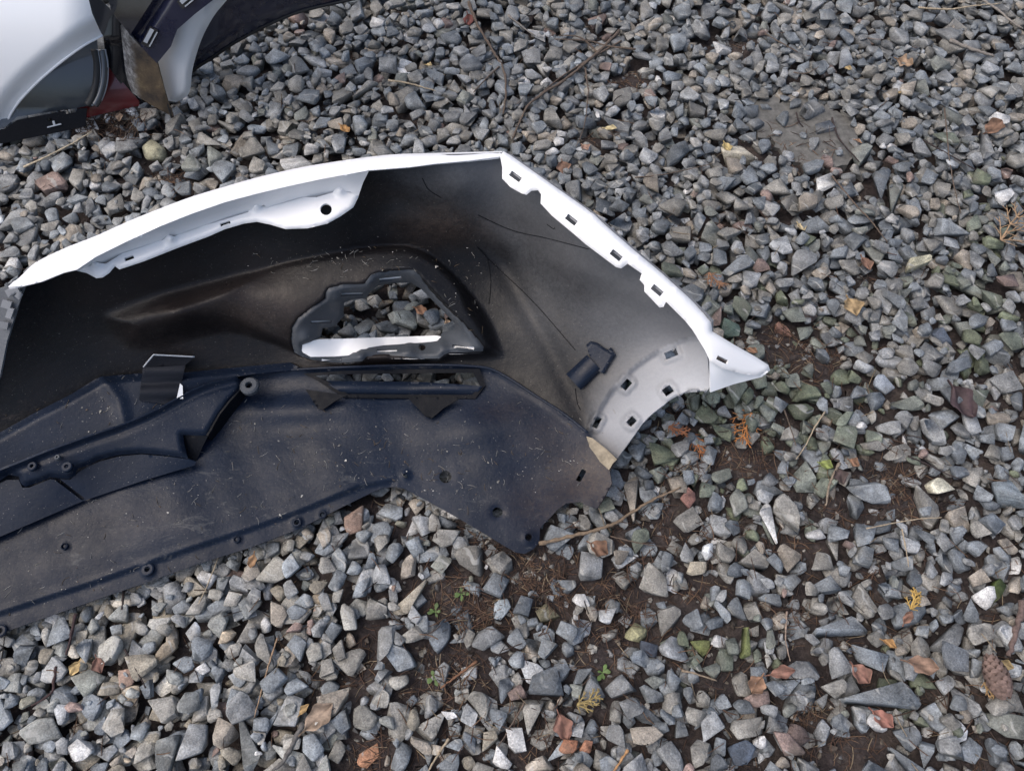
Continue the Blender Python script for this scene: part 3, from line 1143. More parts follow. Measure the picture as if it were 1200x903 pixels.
# --- grit and crumbs of earth between the stones
vs, fs, cs, n = [], [], [], 0
for k in range(22000):
    ix, iy = int(rng.integers(20, NX - 20)), int(rng.integers(20, NY - 20))
    if hm[iy, ix] > soil[iy, ix] + .004 or forbid[iy, ix]:
        continue
    pr = GRIT[k % len(GRIT)]
    s = float(np.clip(rng.lognormal(math.log(.0045), .45), .0018, .011))
    Rm = rot_z_tilt(rng.random() * 6.28, rng.random(), rng.random() * 6.28)
    vs.append((pr.v * s) @ Rm.T + np.array([gx[ix], gy[iy], hm[iy, ix] + s * .12]))
    fs.append(pr.f + n)
    col = np.array([(.05, .04, .033), (.15, .15, .15), (.09, .075, .06), (.2, .19, .17), (.035, .028, .025)][rng.integers(5)]) * rng.uniform(.7, 1.2)
    cs.append(np.tile(col, (len(pr.v), 1)))
    n += len(pr.v)
grit = fast_mesh('grit', np.concatenate(vs), np.concatenate(fs), np.concatenate(cs), M['stone'], ground)
grit['kind'] = 'stuff'
#@@BUMPER@@
# ------------------------------------------------------------------ the bumper cover
org = at([(420, 470)], .0)[0]
bumper = empty('bumper_cover', tuple(org), 'white painted car bumper cover lying face down, its bare black inside showing', 'bumper')


def film_f(uv):
    f = np.zeros(len(uv))
    for u, v, ru, rv, a in ((690, 560, 50, 40, .9), (640, 590, 45, 35, .55), (525, 262, 60, 22, .75), (300, 360, 60, 30, .5), (590, 480, 40, 18, .3), (640, 510, 40, 30, .3), (420, 225, 60, 18, .35), (200, 400, 90, 20, .25), (150, 610, 70, 20, .12)):
        f = np.maximum(f, a * np.exp(-((uv[:, 0] - u) / ru) ** 2 - ((uv[:, 1] - v) / rv) ** 2))
    return f


def sheet(name, outline, holes, hfun, step, thick, mat, back=None, parent=bumper, creases=(), paint=None, label=None):
    uv, F = tri_region(outline, holes, step, creases)
    P = at(uv, hfun(uv))
    pa = np.clip(paint(uv), 0, 1) if paint else np.zeros(len(uv))
    base = np.array(bumper.location)
    o = shell_mesh(name, P - base, F, thick, mat, parent, back, {'paint': pa, 'film': film_f(uv)}, CAMP - base)
    if label:
        o['label'] = label
    return o


slot_holes = [rect(c, w, h, a) for c, w, h, a in BAND_SLOTS]
skin = sheet('inner_skin', SKIN, [BR_HOLE, [(p[0], p[1]) for p in GRILLE]] + slot_holes, skin_height, 3.2, .003, M['shell'], M['white'], paint=paint_f, label='black plastic inside of the bumper with pale overspray towards its side')

VAL_HOLES = [disc((522, 558.5), 7.2), disc((583, 600), 6), disc((620, 629), 5), disc((475.5, 557), 3), disc((348, 612), 3.4), disc((378, 603), 3.2), disc((173, 667), 3.6), disc((1, 739), 3.5), rect((681, 557), 15, 6, -62)]
DIMPLES = [((475.5, 557), 8, .003), ((348, 612), 8, .003), ((378, 603), 7, .002), ((173, 667), 11, .004), ((1, 739), 10, .003), ((620, 629), 10, .003), ((583, 600), 11, -.002), ((522, 558.5), 12, -.001), ((278, 632), 6, .002), ((76, 640), 6, .002)]


def val_height(uv):
    h = base_h(uv) + .004
    # stepped lip that follows the lower edge
    lip = [(-170, 772), (0, 716), (58, 697), (116, 678), (175, 657), (233, 637), (291, 618), (350, 597), (420, 568), (463, 560)]
    d = seg_dist(uv, lip)
    below = uv[:, 1] > np.interp(uv[:, 0], [p[0] for p in lip], [p[1] for p in lip])
    h = h + np.where(below & (uv[:, 0] < 463), -.004 * sstep(d / 5.0), 0) + .0015 * np.exp(-(d / 3.0) ** 2)
    # rolled hem on the seam side
    h = h + .003 * np.exp(-(seg_dist(uv, SEAM) / 4.0) ** 2)
    # swell of the corner and the low saddle behind the lamp slot
    h = h + .012 * np.exp(-(((uv[:, 0] - 560) / 90) ** 2 + ((uv[:, 1] - 500) / 30) ** 2)) + .008 * np.exp(-(((uv[:, 0] - 340) / 120) ** 2 + ((uv[:, 1] - 480) / 16) ** 2))
    for (c, r, a) in DIMPLES:
        d = np.hypot(uv[:, 0] - c[0], uv[:, 1] - c[1])
        h = h + a * (1 - sstep((d - r * .45) / (r * .55)))
    n = np.sin(uv[:, 0] * .071 + uv[:, 1] * .043) * np.sin(uv[:, 1] * .089 - uv[:, 0] * .027)
    return h + .0009 * n


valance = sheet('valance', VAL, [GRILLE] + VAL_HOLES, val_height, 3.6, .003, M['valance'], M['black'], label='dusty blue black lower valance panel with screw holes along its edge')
for (c, r, a) in DIMPLES[1:6]:
    pass

# painted rim, its upright wall and the flange
RIM_IN = [(9.4, 336), (28, 335), (49, 330), (75, 319.4), (90, 316), (113, 300.6), (150.6, 282), (188, 265), (226, 250), (263.6, 237), (301, 227), (339, 218), (376.5, 210), (431, 199.8), (480, 196), (510, 192), (549, 188.5), (586, 183.6)]
RIM = RIM_OUT[9:] + [(590, 179.5)] + RIM_IN[::-1]
rim_h = Field([(9, 333, .262), (75, 291, .272), (226, 230, .282), (376, 192, .282), (510, 179, .274), (588, 177, .264)], 1e-3)


def rim_height(uv):
    d = seg_dist(uv, RIM_OUT)
    return rim_h(uv) - .010 * np.exp(-d / 3.0)


rim = sheet('painted_rim', RIM, [], rim_height, 3.2, .003, M['white'])
FL_UP = [(90, 317), (101, 313), (107, 311), (109, 305), (116, 308), (124, 309), (143, 297), (169, 288.5), (192, 280.5), (197, 275), (204, 277), (226, 268.6), (263.6, 257), (291, 248.5), (295, 237), (299, 235), (309, 240), (313, 243.5), (339, 235), (354, 231), (371, 231), (390, 225.5), (395, 218), (399, 217.5), (410, 224.5), (420, 229)]
FL_LO = [(420, 231), (414, 243), (399, 253.5), (384, 262), (361, 267.5), (335, 268.6), (316, 263), (301, 260), (286, 262), (263.6, 268.6), (244.7, 277), (207, 291), (169.4, 306), (140, 315.7), (134.8, 312), (128, 320), (120.5, 325), (113, 326), (101.7, 320), (91, 317.5)]
fl_h = Field([(90, 316, .236), (140, 305, .236), (226, 268, .240), (300, 250, .242), (420, 230, .238), (382, 262, .2365), (244, 277, .236), (120, 325, .232)], 1e-3)


def fl_height(uv):
    d = seg_dist(uv, FL_LO)
    bumps = 0
    for c in ((112, 308), (199, 278), (300, 240), (398, 222)):
        bumps = bumps + .008 * np.exp(-(((uv[:, 0] - c[0]) / 6) ** 2 + ((uv[:, 1] - c[1]) / 6) ** 2))
    return fl_h(uv) - .004 * np.exp(-d / 2.0) + bumps + .0015 * np.sin(uv[:, 0] * .05)


flange = sheet('headlamp_flange', FL_UP + FL_LO, [rect((151.4, 302.5), 11, 4.2, -20), rect((264, 262), 12, 4.2, -18), disc((382, 245.3), 6.9)], fl_height, 3.2, .003, M['white'])
# the wall between rim and flange
WALL_TOP = [p for p in RIM_IN if 89 < p[0] < 432]
WALL_BOT = [(432, 201)] + [(425.5, 214), (420, 230)] + [p for p in FL_UP[::-1] if p[0] < 419 and p not in ((109, 305), (197, 275), (295, 237), (299, 235), (399, 217.5), (395, 218))]
wall_f = Field([(p[0], p[1], float(rim_h([p])[0])) for p in WALL_TOP[::2]] + [(p[0], p[1] + 1.5, float(fl_h([p])[0]) - .002) for p in WALL_BOT[2::2]] + [(432, 200, .276), (425, 214, .256)], 1e-4)
sheet('flange_wall', WALL_TOP + WALL_BOT, [], lambda uv: wall_f(uv) - .0008, 3.2, .0025, M['white'], label='upright painted wall between rim and flange')

# side flange with its row of clip slots
SIDE_IN = [(893, 440.6), (872, 438.6), (848, 432), (831.5, 423), (830, 418.5), (826, 410), (818, 397), (811, 386), (803, 376), (780.5, 353.5), (777.5, 359.5), (773, 360.4), (755, 341.5), (755, 334), (749.6, 328), (752, 320.5), (735.5, 309), (728, 314.5), (722, 313), (686, 286), (674, 275.5), (647, 253), (633.5, 238.6), (634, 227.5), (630.5, 223), (623, 223.6), (617, 228.4), (611, 226.6), (599, 220), (588.5, 209.5), (588.5, 196), (586, 183)]
side_h = Field([(588, 178, .266), (650, 220, .262), (740, 292, .244), (806, 348, .222), (834, 380, .205), (902, 434, .160), (893, 440, .158), (832, 420, .190), (600, 215, .252), (680, 280, .244), (750, 330, .226), (800, 374, .208)], 1e-3)


def side_height(uv):
    h = side_h(uv)
    d = seg_dist(uv, SIDE_OUT)
    h = h - .008 * np.exp(-d / 2.2)
    # lapped segments
    for (a, b) in (((612, 226), (628, 205)), ((674, 275), (691, 255)), ((734, 312), (748, 297)), ((779, 356), (792, 335))):
        a, b = np.array(a, float), np.array(b, float)
        t = (b - a) / np.hypot(*(b - a))
        n = np.array([-t[1], t[0]])
        s = (uv - a) @ n
        h = h + .0025 * sstep(s / 3.0 + .5) * np.exp(-np.maximum(s, 0) / 30)
    d = seg_dist(uv, SIDE_IN)
    return h - .003 * np.exp(-d / 1.8)


SIDE_SLOTS = [((604, 206.8), 15, 6.5, 36), ((669.5, 257.5), 14.5, 7, 38), ((722, 299), 14.5, 7, 39), ((770, 340), 14.5, 7, 40), ((846.5, 421.5), 14, 5, 26)]
side = sheet('side_flange', SIDE_OUT + SIDE_IN[1:], [rect(*s) for s in SIDE_SLOTS], side_height, 3.0, .003, M['white'], label='white painted side flange with a row of clip slots')
for k, (c, w, h, a) in enumerate(SIDE_SLOTS):          # grey spring clips sitting in the slots
    cc = (c[0] + 2.0, c[1] - 2.0)
    sheet('spring_clip', rect(cc, w * .95, h * .6, a), [], lambda uv: side_h(uv) - .004, 3, .002, M['bracket'], paint=lambda uv: np.full(len(uv), .45))
# the skin's painted outer face under the tip
TIP = [(831.5, 420), (848, 430), (872, 437), (893, 439.5), (900, 436), (893, 441.5), (860, 450), (832.6, 459.6)]
tip_f = Field([(831, 420, .182), (893, 440, .152), (860, 450, .140), (833, 459, .139), (848, 430, .172)], 1e-3)
sheet('wing_tip', TIP, [], tip_f, 3, .003, M['silver'], M['white'])

# --- lamp opening bracket
BR_IN = [(376, 395), (378, 384.5), (393, 382), (402, 371), (403.5, 354.5), (413, 351), (428, 349.5), (435.5, 340.5), (443.5, 334.8), (458.8, 331.6), (480.6, 331), (493, 338), (511, 356), (526, 371), (533, 379), (532.5, 386.5), (520, 388.5), (514, 394.5), (512, 398), (490, 400), (474, 401), (452, 402), (430, 405.5), (417, 412.5), (392, 416), (364.5, 417), (356, 411), (354, 404), (364, 400.5)]
BR_SLOTS = [((457.5, 327), 26, 4, -6), ((412.5, 345), 26, 3.4, -1), ((376.5, 377.3), 24, 3.2, -2), ((388.5, 420.8), 24, 3.4, 1), ((453.6, 410.2), 24, 3.4, -2), ((543, 407), 26, 4.2, 7)]
_bo = [(p[0], p[1], float(pocket_h([p])[0]) + .006) for p in BR_OUT[::2]]
br_f = Field(_bo + [(480, 332, .126), (444, 336, .128), (404, 358, .118), (511, 357, .104), (532, 382, .085), (515, 394, .070), (378, 390, .100), (400, 414, .074), (450, 403, .062), (490, 400, .062)], 1e-3)


def br_height(uv):
    d = np.minimum(seg_dist(uv, BR_OUT, True), 12)
    di = np.minimum(seg_dist(uv, BR_IN, True), 12)
    h = br_f(uv) + .006 * sstep(d / 4.5) - .004
    # stepped tabs of the lamp carrier
    for c, r in (((432, 335), 9), ((395, 352), 10), ((358, 398), 10), ((420, 415), 8), ((480, 408), 7), ((517, 405), 7)):
        h = h + .007 * np.exp(-(((uv[:, 0] - c[0]) ** 2 + (uv[:, 1] - c[1]) ** 2) / r ** 2))
    return h - .004 * (1 - sstep(di / 4.0))


br = sheet('lamp_bracket', BR_OUT, [BR_IN, disc((494.5, 406.5), 4.2)] + [rect(*s) for s in BR_SLOTS], br_height, 2.6, .0025, M['bracket'], label='grey bracket framing the lamp opening')
for s in BR_SLOTS:
    sheet('clip_strip', rect(s[0], s[1] - 1, s[2] + .6, s[3]), [], lambda uv: br_f(uv) - .0035, 3, .0015, M['white'], parent=br)
# painted strip of the outer skin showing at the bottom of the opening
STRIP = [(351, 405.5), (357, 401), (374, 397.6), (440, 395.4), (512, 393), (517, 394.5), (516, 399), (500, 400.5), (476, 402.5), (450, 404), (432, 407), (424, 412), (416, 415.5), (392, 417.5), (364, 418), (355, 413)]
sheet('opening_lip', STRIP, [], lambda uv: br_f(uv) + .0015, 3, .002, M['white'], label='white painted lip along the lamp opening')

# --- slot grille under the lamp
gr_f = lambda uv: base_h(uv) + .006
BL = [(378, 446), (400, 446.2), (492, 447.2), (540, 450.3), (562, 452), (565.5, 452.5), (556, 464), (407, 463), (392, 455)]
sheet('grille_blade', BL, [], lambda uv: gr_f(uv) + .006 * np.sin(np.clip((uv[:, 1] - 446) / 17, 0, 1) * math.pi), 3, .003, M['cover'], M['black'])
FRM_O = [(355, 437.5), (400, 434.5), (480, 432.5), (562, 432), (569, 451), (557, 467), (404, 466), (372, 446)]
FRM_I = [(368, 439.8), (400, 438.4), (480, 437.2), (555, 436.6), (562.5, 451.8), (553, 462.6), (408, 461.6), (384, 447)]
sheet('grille_frame', FRM_O, [FRM_I], lambda uv: gr_f(uv) + .004, 2.6, .003, M['black'])
for tri in ([(358, 456), (406, 463), (394, 469), (378, 480), (372, 478)], [(477, 465), (540, 466), (520, 478), (506, 490), (498, 487)]):
    sheet('fixing_gusset', tri, [], lambda uv: base_h(uv) + .020, 3, .002, M['black'])
# bead along the seam
def tube(name, P, rad, mat, parent=None, sides=7, attrs_col=None, base=None, label=None, paint=None):
    P = np.asarray(P, float)
    rad = np.broadcast_to(np.asarray(rad, float), (len(P),))
    T = np.gradient(P, axis=0)
    T /= np.linalg.norm(T, axis=1, keepdims=True) + 1e-12
    up = np.array([0.13, .21, .97])
    vs, fs = [], []
    for i, p in enumerate(P):
        a = np.cross(T[i], up)
        a /= np.linalg.norm(a) + 1e-9
        b = np.cross(a, T[i])
        for k in range(sides):
            t = 2 * math.pi * k / sides
            vs.append(p + rad[i] * (math.cos(t) * a + math.sin(t) * b))
    for i in range(len(P) - 1):
        for k in range(sides):
            k2 = (k + 1) % sides
            fs.append((i * sides + k, i * sides + k2, (i + 1) * sides + k2, (i + 1) * sides + k))
    fs.append(tuple(range(sides))[::-1])
    fs.append(tuple((len(P) - 1) * sides + k for k in range(sides)))
    vs = np.array(vs)
    if base is not None:
        vs = vs - np.array(base)
    at_ = {}
    if attrs_col is not None:
        c = np.asarray(attrs_col, float)
        at_['tint'] = np.tile(c, (len(vs), 1)) if c.ndim == 1 else np.repeat(c, sides, 0)
    if paint is not None:
        at_['paint'] = np.full(len(vs), paint)
    return link_mesh(name, vs, fs, mat, parent, True, at_)


def ring(name, uv, h, r_out, r_in, height, mat, parent, tilt=0.0):
    """a washer or screw boss"""
    c = at([uv], h)[0] - org
    prof = [(r_in, 0), (r_in, height * .8), (r_in * 1.12, height), (r_out * .82, height), (r_out, height * .65), (r_out, -.002)]
    n = 16
    vs, fs = [], []
    for j, (r, z) in enumerate(prof):
        for k in range(n):
            t = 2 * math.pi * k / n
            vs.append((c[0] + r * math.cos(t), c[1] + r * math.sin(t), c[2] + z))
    for j in range(len(prof) - 1):
        for k in range(n):
            fs.append((j * n + k, j * n + (k + 1) % n, (j + 1) * n + (k + 1) % n, (j + 1) * n + k))
    return link_mesh(name, vs, [f[::-1] for f in fs], mat, parent, False, {'paint': np.zeros(len(vs))})


ln = np.array(densify(SEAM, 6, False))
ln = ln[(ln[:, 0] > 300)]
tube('seam_bead', at(ln, base_h(ln) + .0085) - org, .0019, M['cover'], bumper, paint=0.03)
ring('screw_boss', (293, 453), .074, .0125, .0045, .006, M['bracket'], bumper)
for (c, r, a) in DIMPLES[1:5] + [DIMPLES[8], DIMPLES[9]]:
    ring('screw_eyelet', c, float(val_height(np.array([c]))[0]) + .0002, r * .00075, .0032, .0022, M['cover'], bumper)

# --- duct covers on the left half
UC = [(-170, 585), (0, 506.6), (41.5, 483), (83, 462), (112, 444), (119, 441), (163, 437.4), (219, 436), (290, 429), (340, 424.5), (350, 430)] + [p for p in SEAM[::-1] if p[0] < 345]
uc_f = Field([(-170, 585, .118), (0, 506, .112), (83, 462, .112), (119, 441, .112), (163, 437, .104), (219, 436, .094), (340, 425, .068), (-170, 615, .102), (0, 551, .092), (111, 509, .088), (166, 489, .086), (221, 460, .079), (277, 441, .07), (345, 433, .062)], 1e-3)


def uc_height(uv):
    d = seg_dist(uv, [(-170, 585), (0, 506.6), (41.5, 483), (83, 462), (119, 441), (163, 437.4), (219, 436), (340, 424.5)])
    h = uc_f(uv) - .010 * (1 - sstep(d / 9.0))
    h = h + .004 * np.exp(-(seg_dist(uv, [(119, 441), (140, 470), (146, 500)]) / 8) ** 2)
    return h


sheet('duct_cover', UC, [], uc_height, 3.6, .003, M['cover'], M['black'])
LC_TOP = [p for p in SEAM if p[0] < 283]
LC = LC_TOP + [(284, 447), (282, 457), (270, 470), (257.5, 486), (243.6, 510.7), (214.6, 509.4), (216, 520), (220, 537), (200, 534), (166, 530.7), (138.5, 533), (116, 538.5), (104, 545), (91, 549), (88, 557), (80, 561), (59.5, 559), (46, 565), (30, 570), (24, 567), (22, 558), (10, 556), (0, 563), (-170, 640)]
lc_f = Field([(-170, 615, .108), (0, 551, .098), (111, 509, .095), (166, 489, .092), (221, 460, .085), (277, 441, .075), (284, 447, .073), (257, 486, .074), (243, 511, .068), (220, 537, .066), (166, 531, .075), (116, 538, .08), (59, 559, .083), (0, 563, .088), (-170, 640, .09)], 1e-3)


def lc_height(uv):
    d = seg_dist(uv, LC[len(LC_TOP):])
    d2 = seg_dist(uv, LC_TOP)
    return lc_f(uv) - .006 * (1 - sstep(d / 6.0)) + .004 * np.exp(-(d2 / 3.0) ** 2) - .003 * np.exp(-((d2 - 7) / 3.0) ** 2)


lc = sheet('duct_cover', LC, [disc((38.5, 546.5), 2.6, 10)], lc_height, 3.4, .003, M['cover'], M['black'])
ring('screw_boss', (38.5, 546.5), .0965, .006, .0022, .003, M['cover'], bumper)
ring('screw_boss', (79, 547), .094, .007, .0025, .003, M['cover'], bumper)
ring('screw_boss', (68, 536), .097, .0035, .0012, .003, M['bracket'], bumper)
LF = [(-170, 638), (0, 566), (8, 562), (22, 562), (26, 571), (34, 571), (59, 561), (64, 562), (96, 586), (100, 584), (70, 561), (82, 562), (92, 553), (104, 546), (118, 540), (140, 534.5), (166, 532), (200, 535), (221, 538), (230, 541), (228, 545), (166, 563.5), (98, 586.5), (0, 628.5), (-170, 700)]
lf_f = Field([(-170, 640, .082), (0, 566, .080), (59, 561, .076), (116, 540, .072), (166, 532, .068), (225, 539, .058), (228, 545, .052), (166, 563, .054), (98, 586, .054), (0, 628, .055), (-170, 700, .06)], 1e-3)
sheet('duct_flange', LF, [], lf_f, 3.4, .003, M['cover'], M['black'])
BX = [(214.6, 509.4), (243.6, 510.7), (238, 522), (230, 540), (222, 537), (217, 522)]
bx_f = Field([(214, 509, .066), (243, 511, .064), (230, 540, .042), (222, 537, .046)], 1e-3)
sheet('duct_end', BX, [], bx_f, 3, .0025, M['black'])
# duct end rolls down beside the boss
RD = [(284, 447), (296, 446), (290, 462), (278, 478), (262, 500), (248, 516), (243.6, 510.7), (257.5, 486), (270, 470), (282, 457)]
rd_f = Field([(284, 447, .074), (296, 446, .056), (282, 457, .074), (257, 486, .073), (243, 511, .066), (278, 478, .05), (248, 516, .044)], 1e-3)
sheet('duct_side', RD, [], rd_f, 3, .0025, M['black'])

# --- tape patch folded over the duct
TP = [(167.5, 430.5), (190, 429.5), (217, 427.7), (215, 438), (213, 448.5), (207, 464), (205, 476), (184, 472), (163, 469), (164, 459), (165, 450)]
sheet('tape_patch', TP, [], lambda uv: uc_f(uv) + .006 + .003 * np.sin(uv[:, 1] * .25) - .004 * np.exp(-((uv[:, 1] - 449 + .04 * (uv[:, 0] - 190)) / 2.0) ** 2), 3, .0012, M['tape'], label='creased black tape patch with a white backing corner')
sheet('tape_backing', [(211, 449), (214, 452), (214.5, 467), (207, 467)], [], lambda uv: uc_f(uv) + .0095, 3, .0006, M['whitepanel'])
tl = np.array(densify([(168, 430), (180, 415.5), (228, 418)], 3, False))
tube('tape_edge', at(tl, base_h(tl) + .014) - org, .0011, M['trim'], bumper)
TU = [(167.5, 430.5), (180, 416), (228, 418.4), (217, 427.7)]
sheet('tape_flap', TU, [], lambda uv: base_h(uv) + .009, 3, .0012, M['tape'])

# --- parking sensor holder on the side
def block(name, P8, mat, parent=bumper, label=None, bev=.0012, paint=0.0):
    bm = bmesh.new()
    v = [bm.verts.new(tuple(p)) for p in P8]
    for f in ((3, 2, 1, 0), (4, 5, 6, 7), (0, 1, 5, 4), (1, 2, 6, 5), (2, 3, 7, 6), (3, 0, 4, 7)):
        bm.faces.new([v[i] for i in f])
    bmesh.ops.recalc_face_normals(bm, faces=bm.faces)
    bmesh.ops.bevel(bm, geom=list(bm.edges), offset=bev, segments=2, affect='EDGES', clamp_overlap=True)
    me = bpy.data.meshes.new(name)
    bm.to_mesh(me)
    bm.free()
    me.materials.append(mat)
    a = me.attributes.new('paint', 'FLOAT', 'POINT')
    a.data.foreach_set('value', np.full(len(me.vertices), paint, np.float32))
    o = bpy.data.objects.new(name, me)
    COL.objects.link(o)
    o.parent = parent
    return o


def prism(uvs, h0, h1):
    q = np.array(uvs, float)
    hb = skin_height(q)
    return np.concatenate([at(q, hb + h0) - org, at(q, hb + h1) - org])


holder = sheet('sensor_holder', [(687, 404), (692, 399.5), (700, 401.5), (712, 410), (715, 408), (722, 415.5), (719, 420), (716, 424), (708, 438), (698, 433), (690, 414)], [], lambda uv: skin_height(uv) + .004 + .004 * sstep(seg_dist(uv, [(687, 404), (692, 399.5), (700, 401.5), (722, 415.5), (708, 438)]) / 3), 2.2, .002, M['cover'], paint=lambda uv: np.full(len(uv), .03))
# half-round socket with open end
ax0, ax1 = np.array([672.0, 447.5]), np.array([696.0, 424.5])
vs, fs = [], []
for i in range(9):
    t = i / 8
    c = ax0 * (1 - t) + ax1 * t
    n = np.array([.66, .72])
    for k in range(9):
        s = -1 + 2 * k / 8
        w = 12.5 + (1 - t) * .5
        uv = c + n * s * w
        h = float(skin_height(np.array([uv]))[0]) + .005 + .008 * math.sqrt(max(0, 1 - s * s)) 
        vs.append((uv, h))
P = np.array([at([u], h)[0] - org for u, h in vs])
for i in range(8):
    for k in range(8):
        a = i * 9 + k
        fs += [(a, a + 1, a + 10), (a, a + 10, a + 9)]
o = shell_mesh('sensor_socket', P, np.array(fs), .0016, M['cover'], bumper, M['bracket'], {'paint': np.zeros(len(P))}, CAMP - org)
# beige torn strip at the corner of the valance
uvb, Fb = tri_region([(687, 511), (694, 513), (712, 527), (723, 538), (718, 543), (713.5, 550.5), (703, 541), (698, 533), (691, 524)], [], 3, [[(698, 533), (723, 538)]])
o = shell_mesh('torn_strip', at(uvb, base_h(uvb) + .0085) - org, Fb, .001, M['beige'], bumper, None, {'tint': np.tile((.24, .205, .15), (len(uvb), 1))}, CAMP - org)
o['label'] = 'beige torn strip at the corner of the valance'

# --- remains of the central grille at the skin's cut edge
GE = [(-40, 505), (-6, 470), (0, 440), (8, 400), (20, 362), (30, 337), (24, 331), (9, 336), (0, 338), (-30, 348), (-70, 440)]
ge_f = lambda uv: base_h(uv) + .002 - .0035 * np.clip((np.interp(uv[:, 1], [331, 362, 400, 440, 505], [28, 20, 8, 0, -40]) - uv[:, 0]) / 4, 0, 8)
sheet('grille_surround', GE, [], ge_f, 3, .0025, M['bracket'], paint=lambda uv: np.full(len(uv), .12))
for c, w, hh, a in (((14, 341), 15, 9, -28), ((7, 357), 11, 9, 18), ((22, 346), 8, 7, -50), ((4, 381), 10, 8, 12), ((11, 367), 7, 12, 18)):
    q = rect(c, w, hh, a)
    sheet('grille_tab', q, [], lambda uv: ge_f(uv) + .006, 3, .002, M['bracket'], paint=lambda uv: np.full(len(uv), .35 if c[0] > 5 else .2))

# loose hairs and scratches: thin black wires of old masking thread on the skin
for line in ([(559, 289), (571, 302), (575, 330), (573, 356)], [(559, 289), (566, 297), (590, 320), (628, 357), (674, 410)], [(495, 209), (502, 222), (517, 232)], [(560, 252), (600, 270), (640, 279), (690, 292)], [(641, 263), (648, 268), (650, 267)], [(674, 455), (676, 470), (680, 480)]):
    q = np.array(densify(smooth_line(line, 5), 3, False))
    tube('thread', at(q, skin_height(q) + .0009) - org, .00042, M['black'], bumper, 5)
vs, fs, cs, n = [], [], [], 0
crumb_zones = [(200, 590, 170, 40, 190), (420, 530, 120, 30, 150), (560, 530, 90, 40, 100), (100, 680, 120, 30, 110), (420, 305, 90, 14, 120), (120, 490, 90, 30, 70), (540, 350, 30, 40, 60), (640, 540, 40, 30, 60), (300, 500, 60, 20, 70), (500, 570, 60, 16, 60)]
for (u, v, ru, rv, m) in crumb_zones:
    for k in range(m):
        q = np.array([[u + rng.normal() * ru * .7, v + rng.normal() * rv * .7]])
        if inside(q, LC)[0] or inside(q, LF)[0] or inside(q, GRILLE)[0] or inside(q, FRM_O)[0] or inside(q, BR_OUT)[0]:
            continue
        if inside(q, VAL)[0] and seg_dist(q, BOTTOM)[0] > 4:
            h = float(val_height(q)[0])
        elif inside(q, UC)[0]:
            h = float(uc_height(q)[0])
        elif inside(q, SKIN)[0]:
            h = float(skin_height(q)[0])
        else:
            continue
        c = at(q, h)[0] - org
        if rng.random() < .30:                     # a fibre
            a_, L_ = rng.random() * 6.28, rng.uniform(.004, .013)
            col = np.array([(.20, .19, .17), (.12, .09, .06), (.3, .29, .27)][rng.integers(3)])
            bd = rng.normal() * .5
            for i in range(4):
                t = i / 3 - .5
                x_, y_ = c[0] + L_ * (t * math.cos(a_) - bd * t * t * math.sin(a_)), c[1] + L_ * (t * math.sin(a_) + bd * t * t * math.cos(a_))
                vs += [(x_ - .0003, y_, c[2] + .0002), (x_ + .0003, y_, c[2] + .0002), (x_, y_ + .0002, c[2] + .0009)]
                cs += [col] * 3
            for i in range(3):
                for k2 in range(3):
                    k3 = (k2 + 1) % 3
                    a1, b1, c1, d1 = n + 3 * i + k2, n + 3 * i + k3, n + 3 * i + 3 + k3, n + 3 * i + 3 + k2
                    fs += [(a1, b1, c1), (a1, c1, d1)]
            n += 12
        else:
            pr = GRIT[rng.integers(len(GRIT))]
            s_ = float(np.clip(rng.lognormal(math.log(.0009), .5), .0004, .004))
            Rm = rot_z_tilt(rng.random() * 6.28, rng.random() * .4, rng.random() * 6.28)
            vs += list((pr.v * s_ * np.array([1, 1, .6])) @ Rm.T + c + np.array([0, 0, s_ * .15]))
            fs += [tuple(f) for f in pr.f + n]
            cs += [np.array([(.22, .21, .19), (.12, .115, .11), (.07, .055, .045), (.35, .34, .32)][rng.integers(4)])] * len(pr.v)
            n += len(pr.v)
crumbs = fast_mesh('dirt_crumbs', np.array(vs), np.array(fs), np.array(cs), M['litter'], bumper)
crumbs['kind'] = 'stuff'
#@@PANELS@@
# ------------------------------------------------------------------ salvaged body panels standing behind
def plane_pts(uv, uv0, ang, lean, back=0.0, off=0.0):
    """photo pixels on an upright panel whose foot stands at pixel uv0; ang turns it in plan, lean tips it back"""
    p0 = at([uv0], .012)[0] + np.array([0, back, 0])
    n = np.array([math.sin(R(ang)), -math.cos(R(ang)), 0])
    N = n * math.cos(R(lean)) + np.array([0, 0, 1]) * math.sin(R(lean))
    d = rays(uv)
    t = ((p0 - CAMP) @ N + off) / (d @ N)
    return CAMP + d * t[:, None], N


def panel(name, outline, pl, mat, parent, step=6, thick=.0015, bulge=None, holes=(), off=0.0, attrs=None, label=None, back=None):
    uv, F = tri_region(outline, holes, step)
    o_ = np.full(len(uv), off)
    if bulge is not None:
        o_ = o_ + bulge(uv)
    P, N = plane_pts(uv, *(list(pl) + [0.0] * (4 - len(pl))), o_)
    base = np.array(parent.location) if parent else np.zeros(3)
    ob = shell_mesh(name, P - base, F, thick, mat, parent, back, {k: f(uv) for k, f in (attrs or {}).items()}, CAMP - base)
    if label:
        ob['label'] = label
    return ob


def root(name, uv, label, cat):
    p = at([uv], -.006)[0]
    return empty(name, tuple(p), label, cat, 'salvaged car panels standing behind the bumper')


TOP = -250
# silver white fender with its wheel arch
ARCH_A = smooth_line([(1, 171), (8, 144), (20, 122), (40, 100), (60, 82), (80, 66), (100, 52), (120, 41.5)], 4)
A = root('car_fender', (1, 171), 'silver white car fender with an arched lower edge, standing on the gravel', 'fender')
plA = ((1, 171), 0, 20)


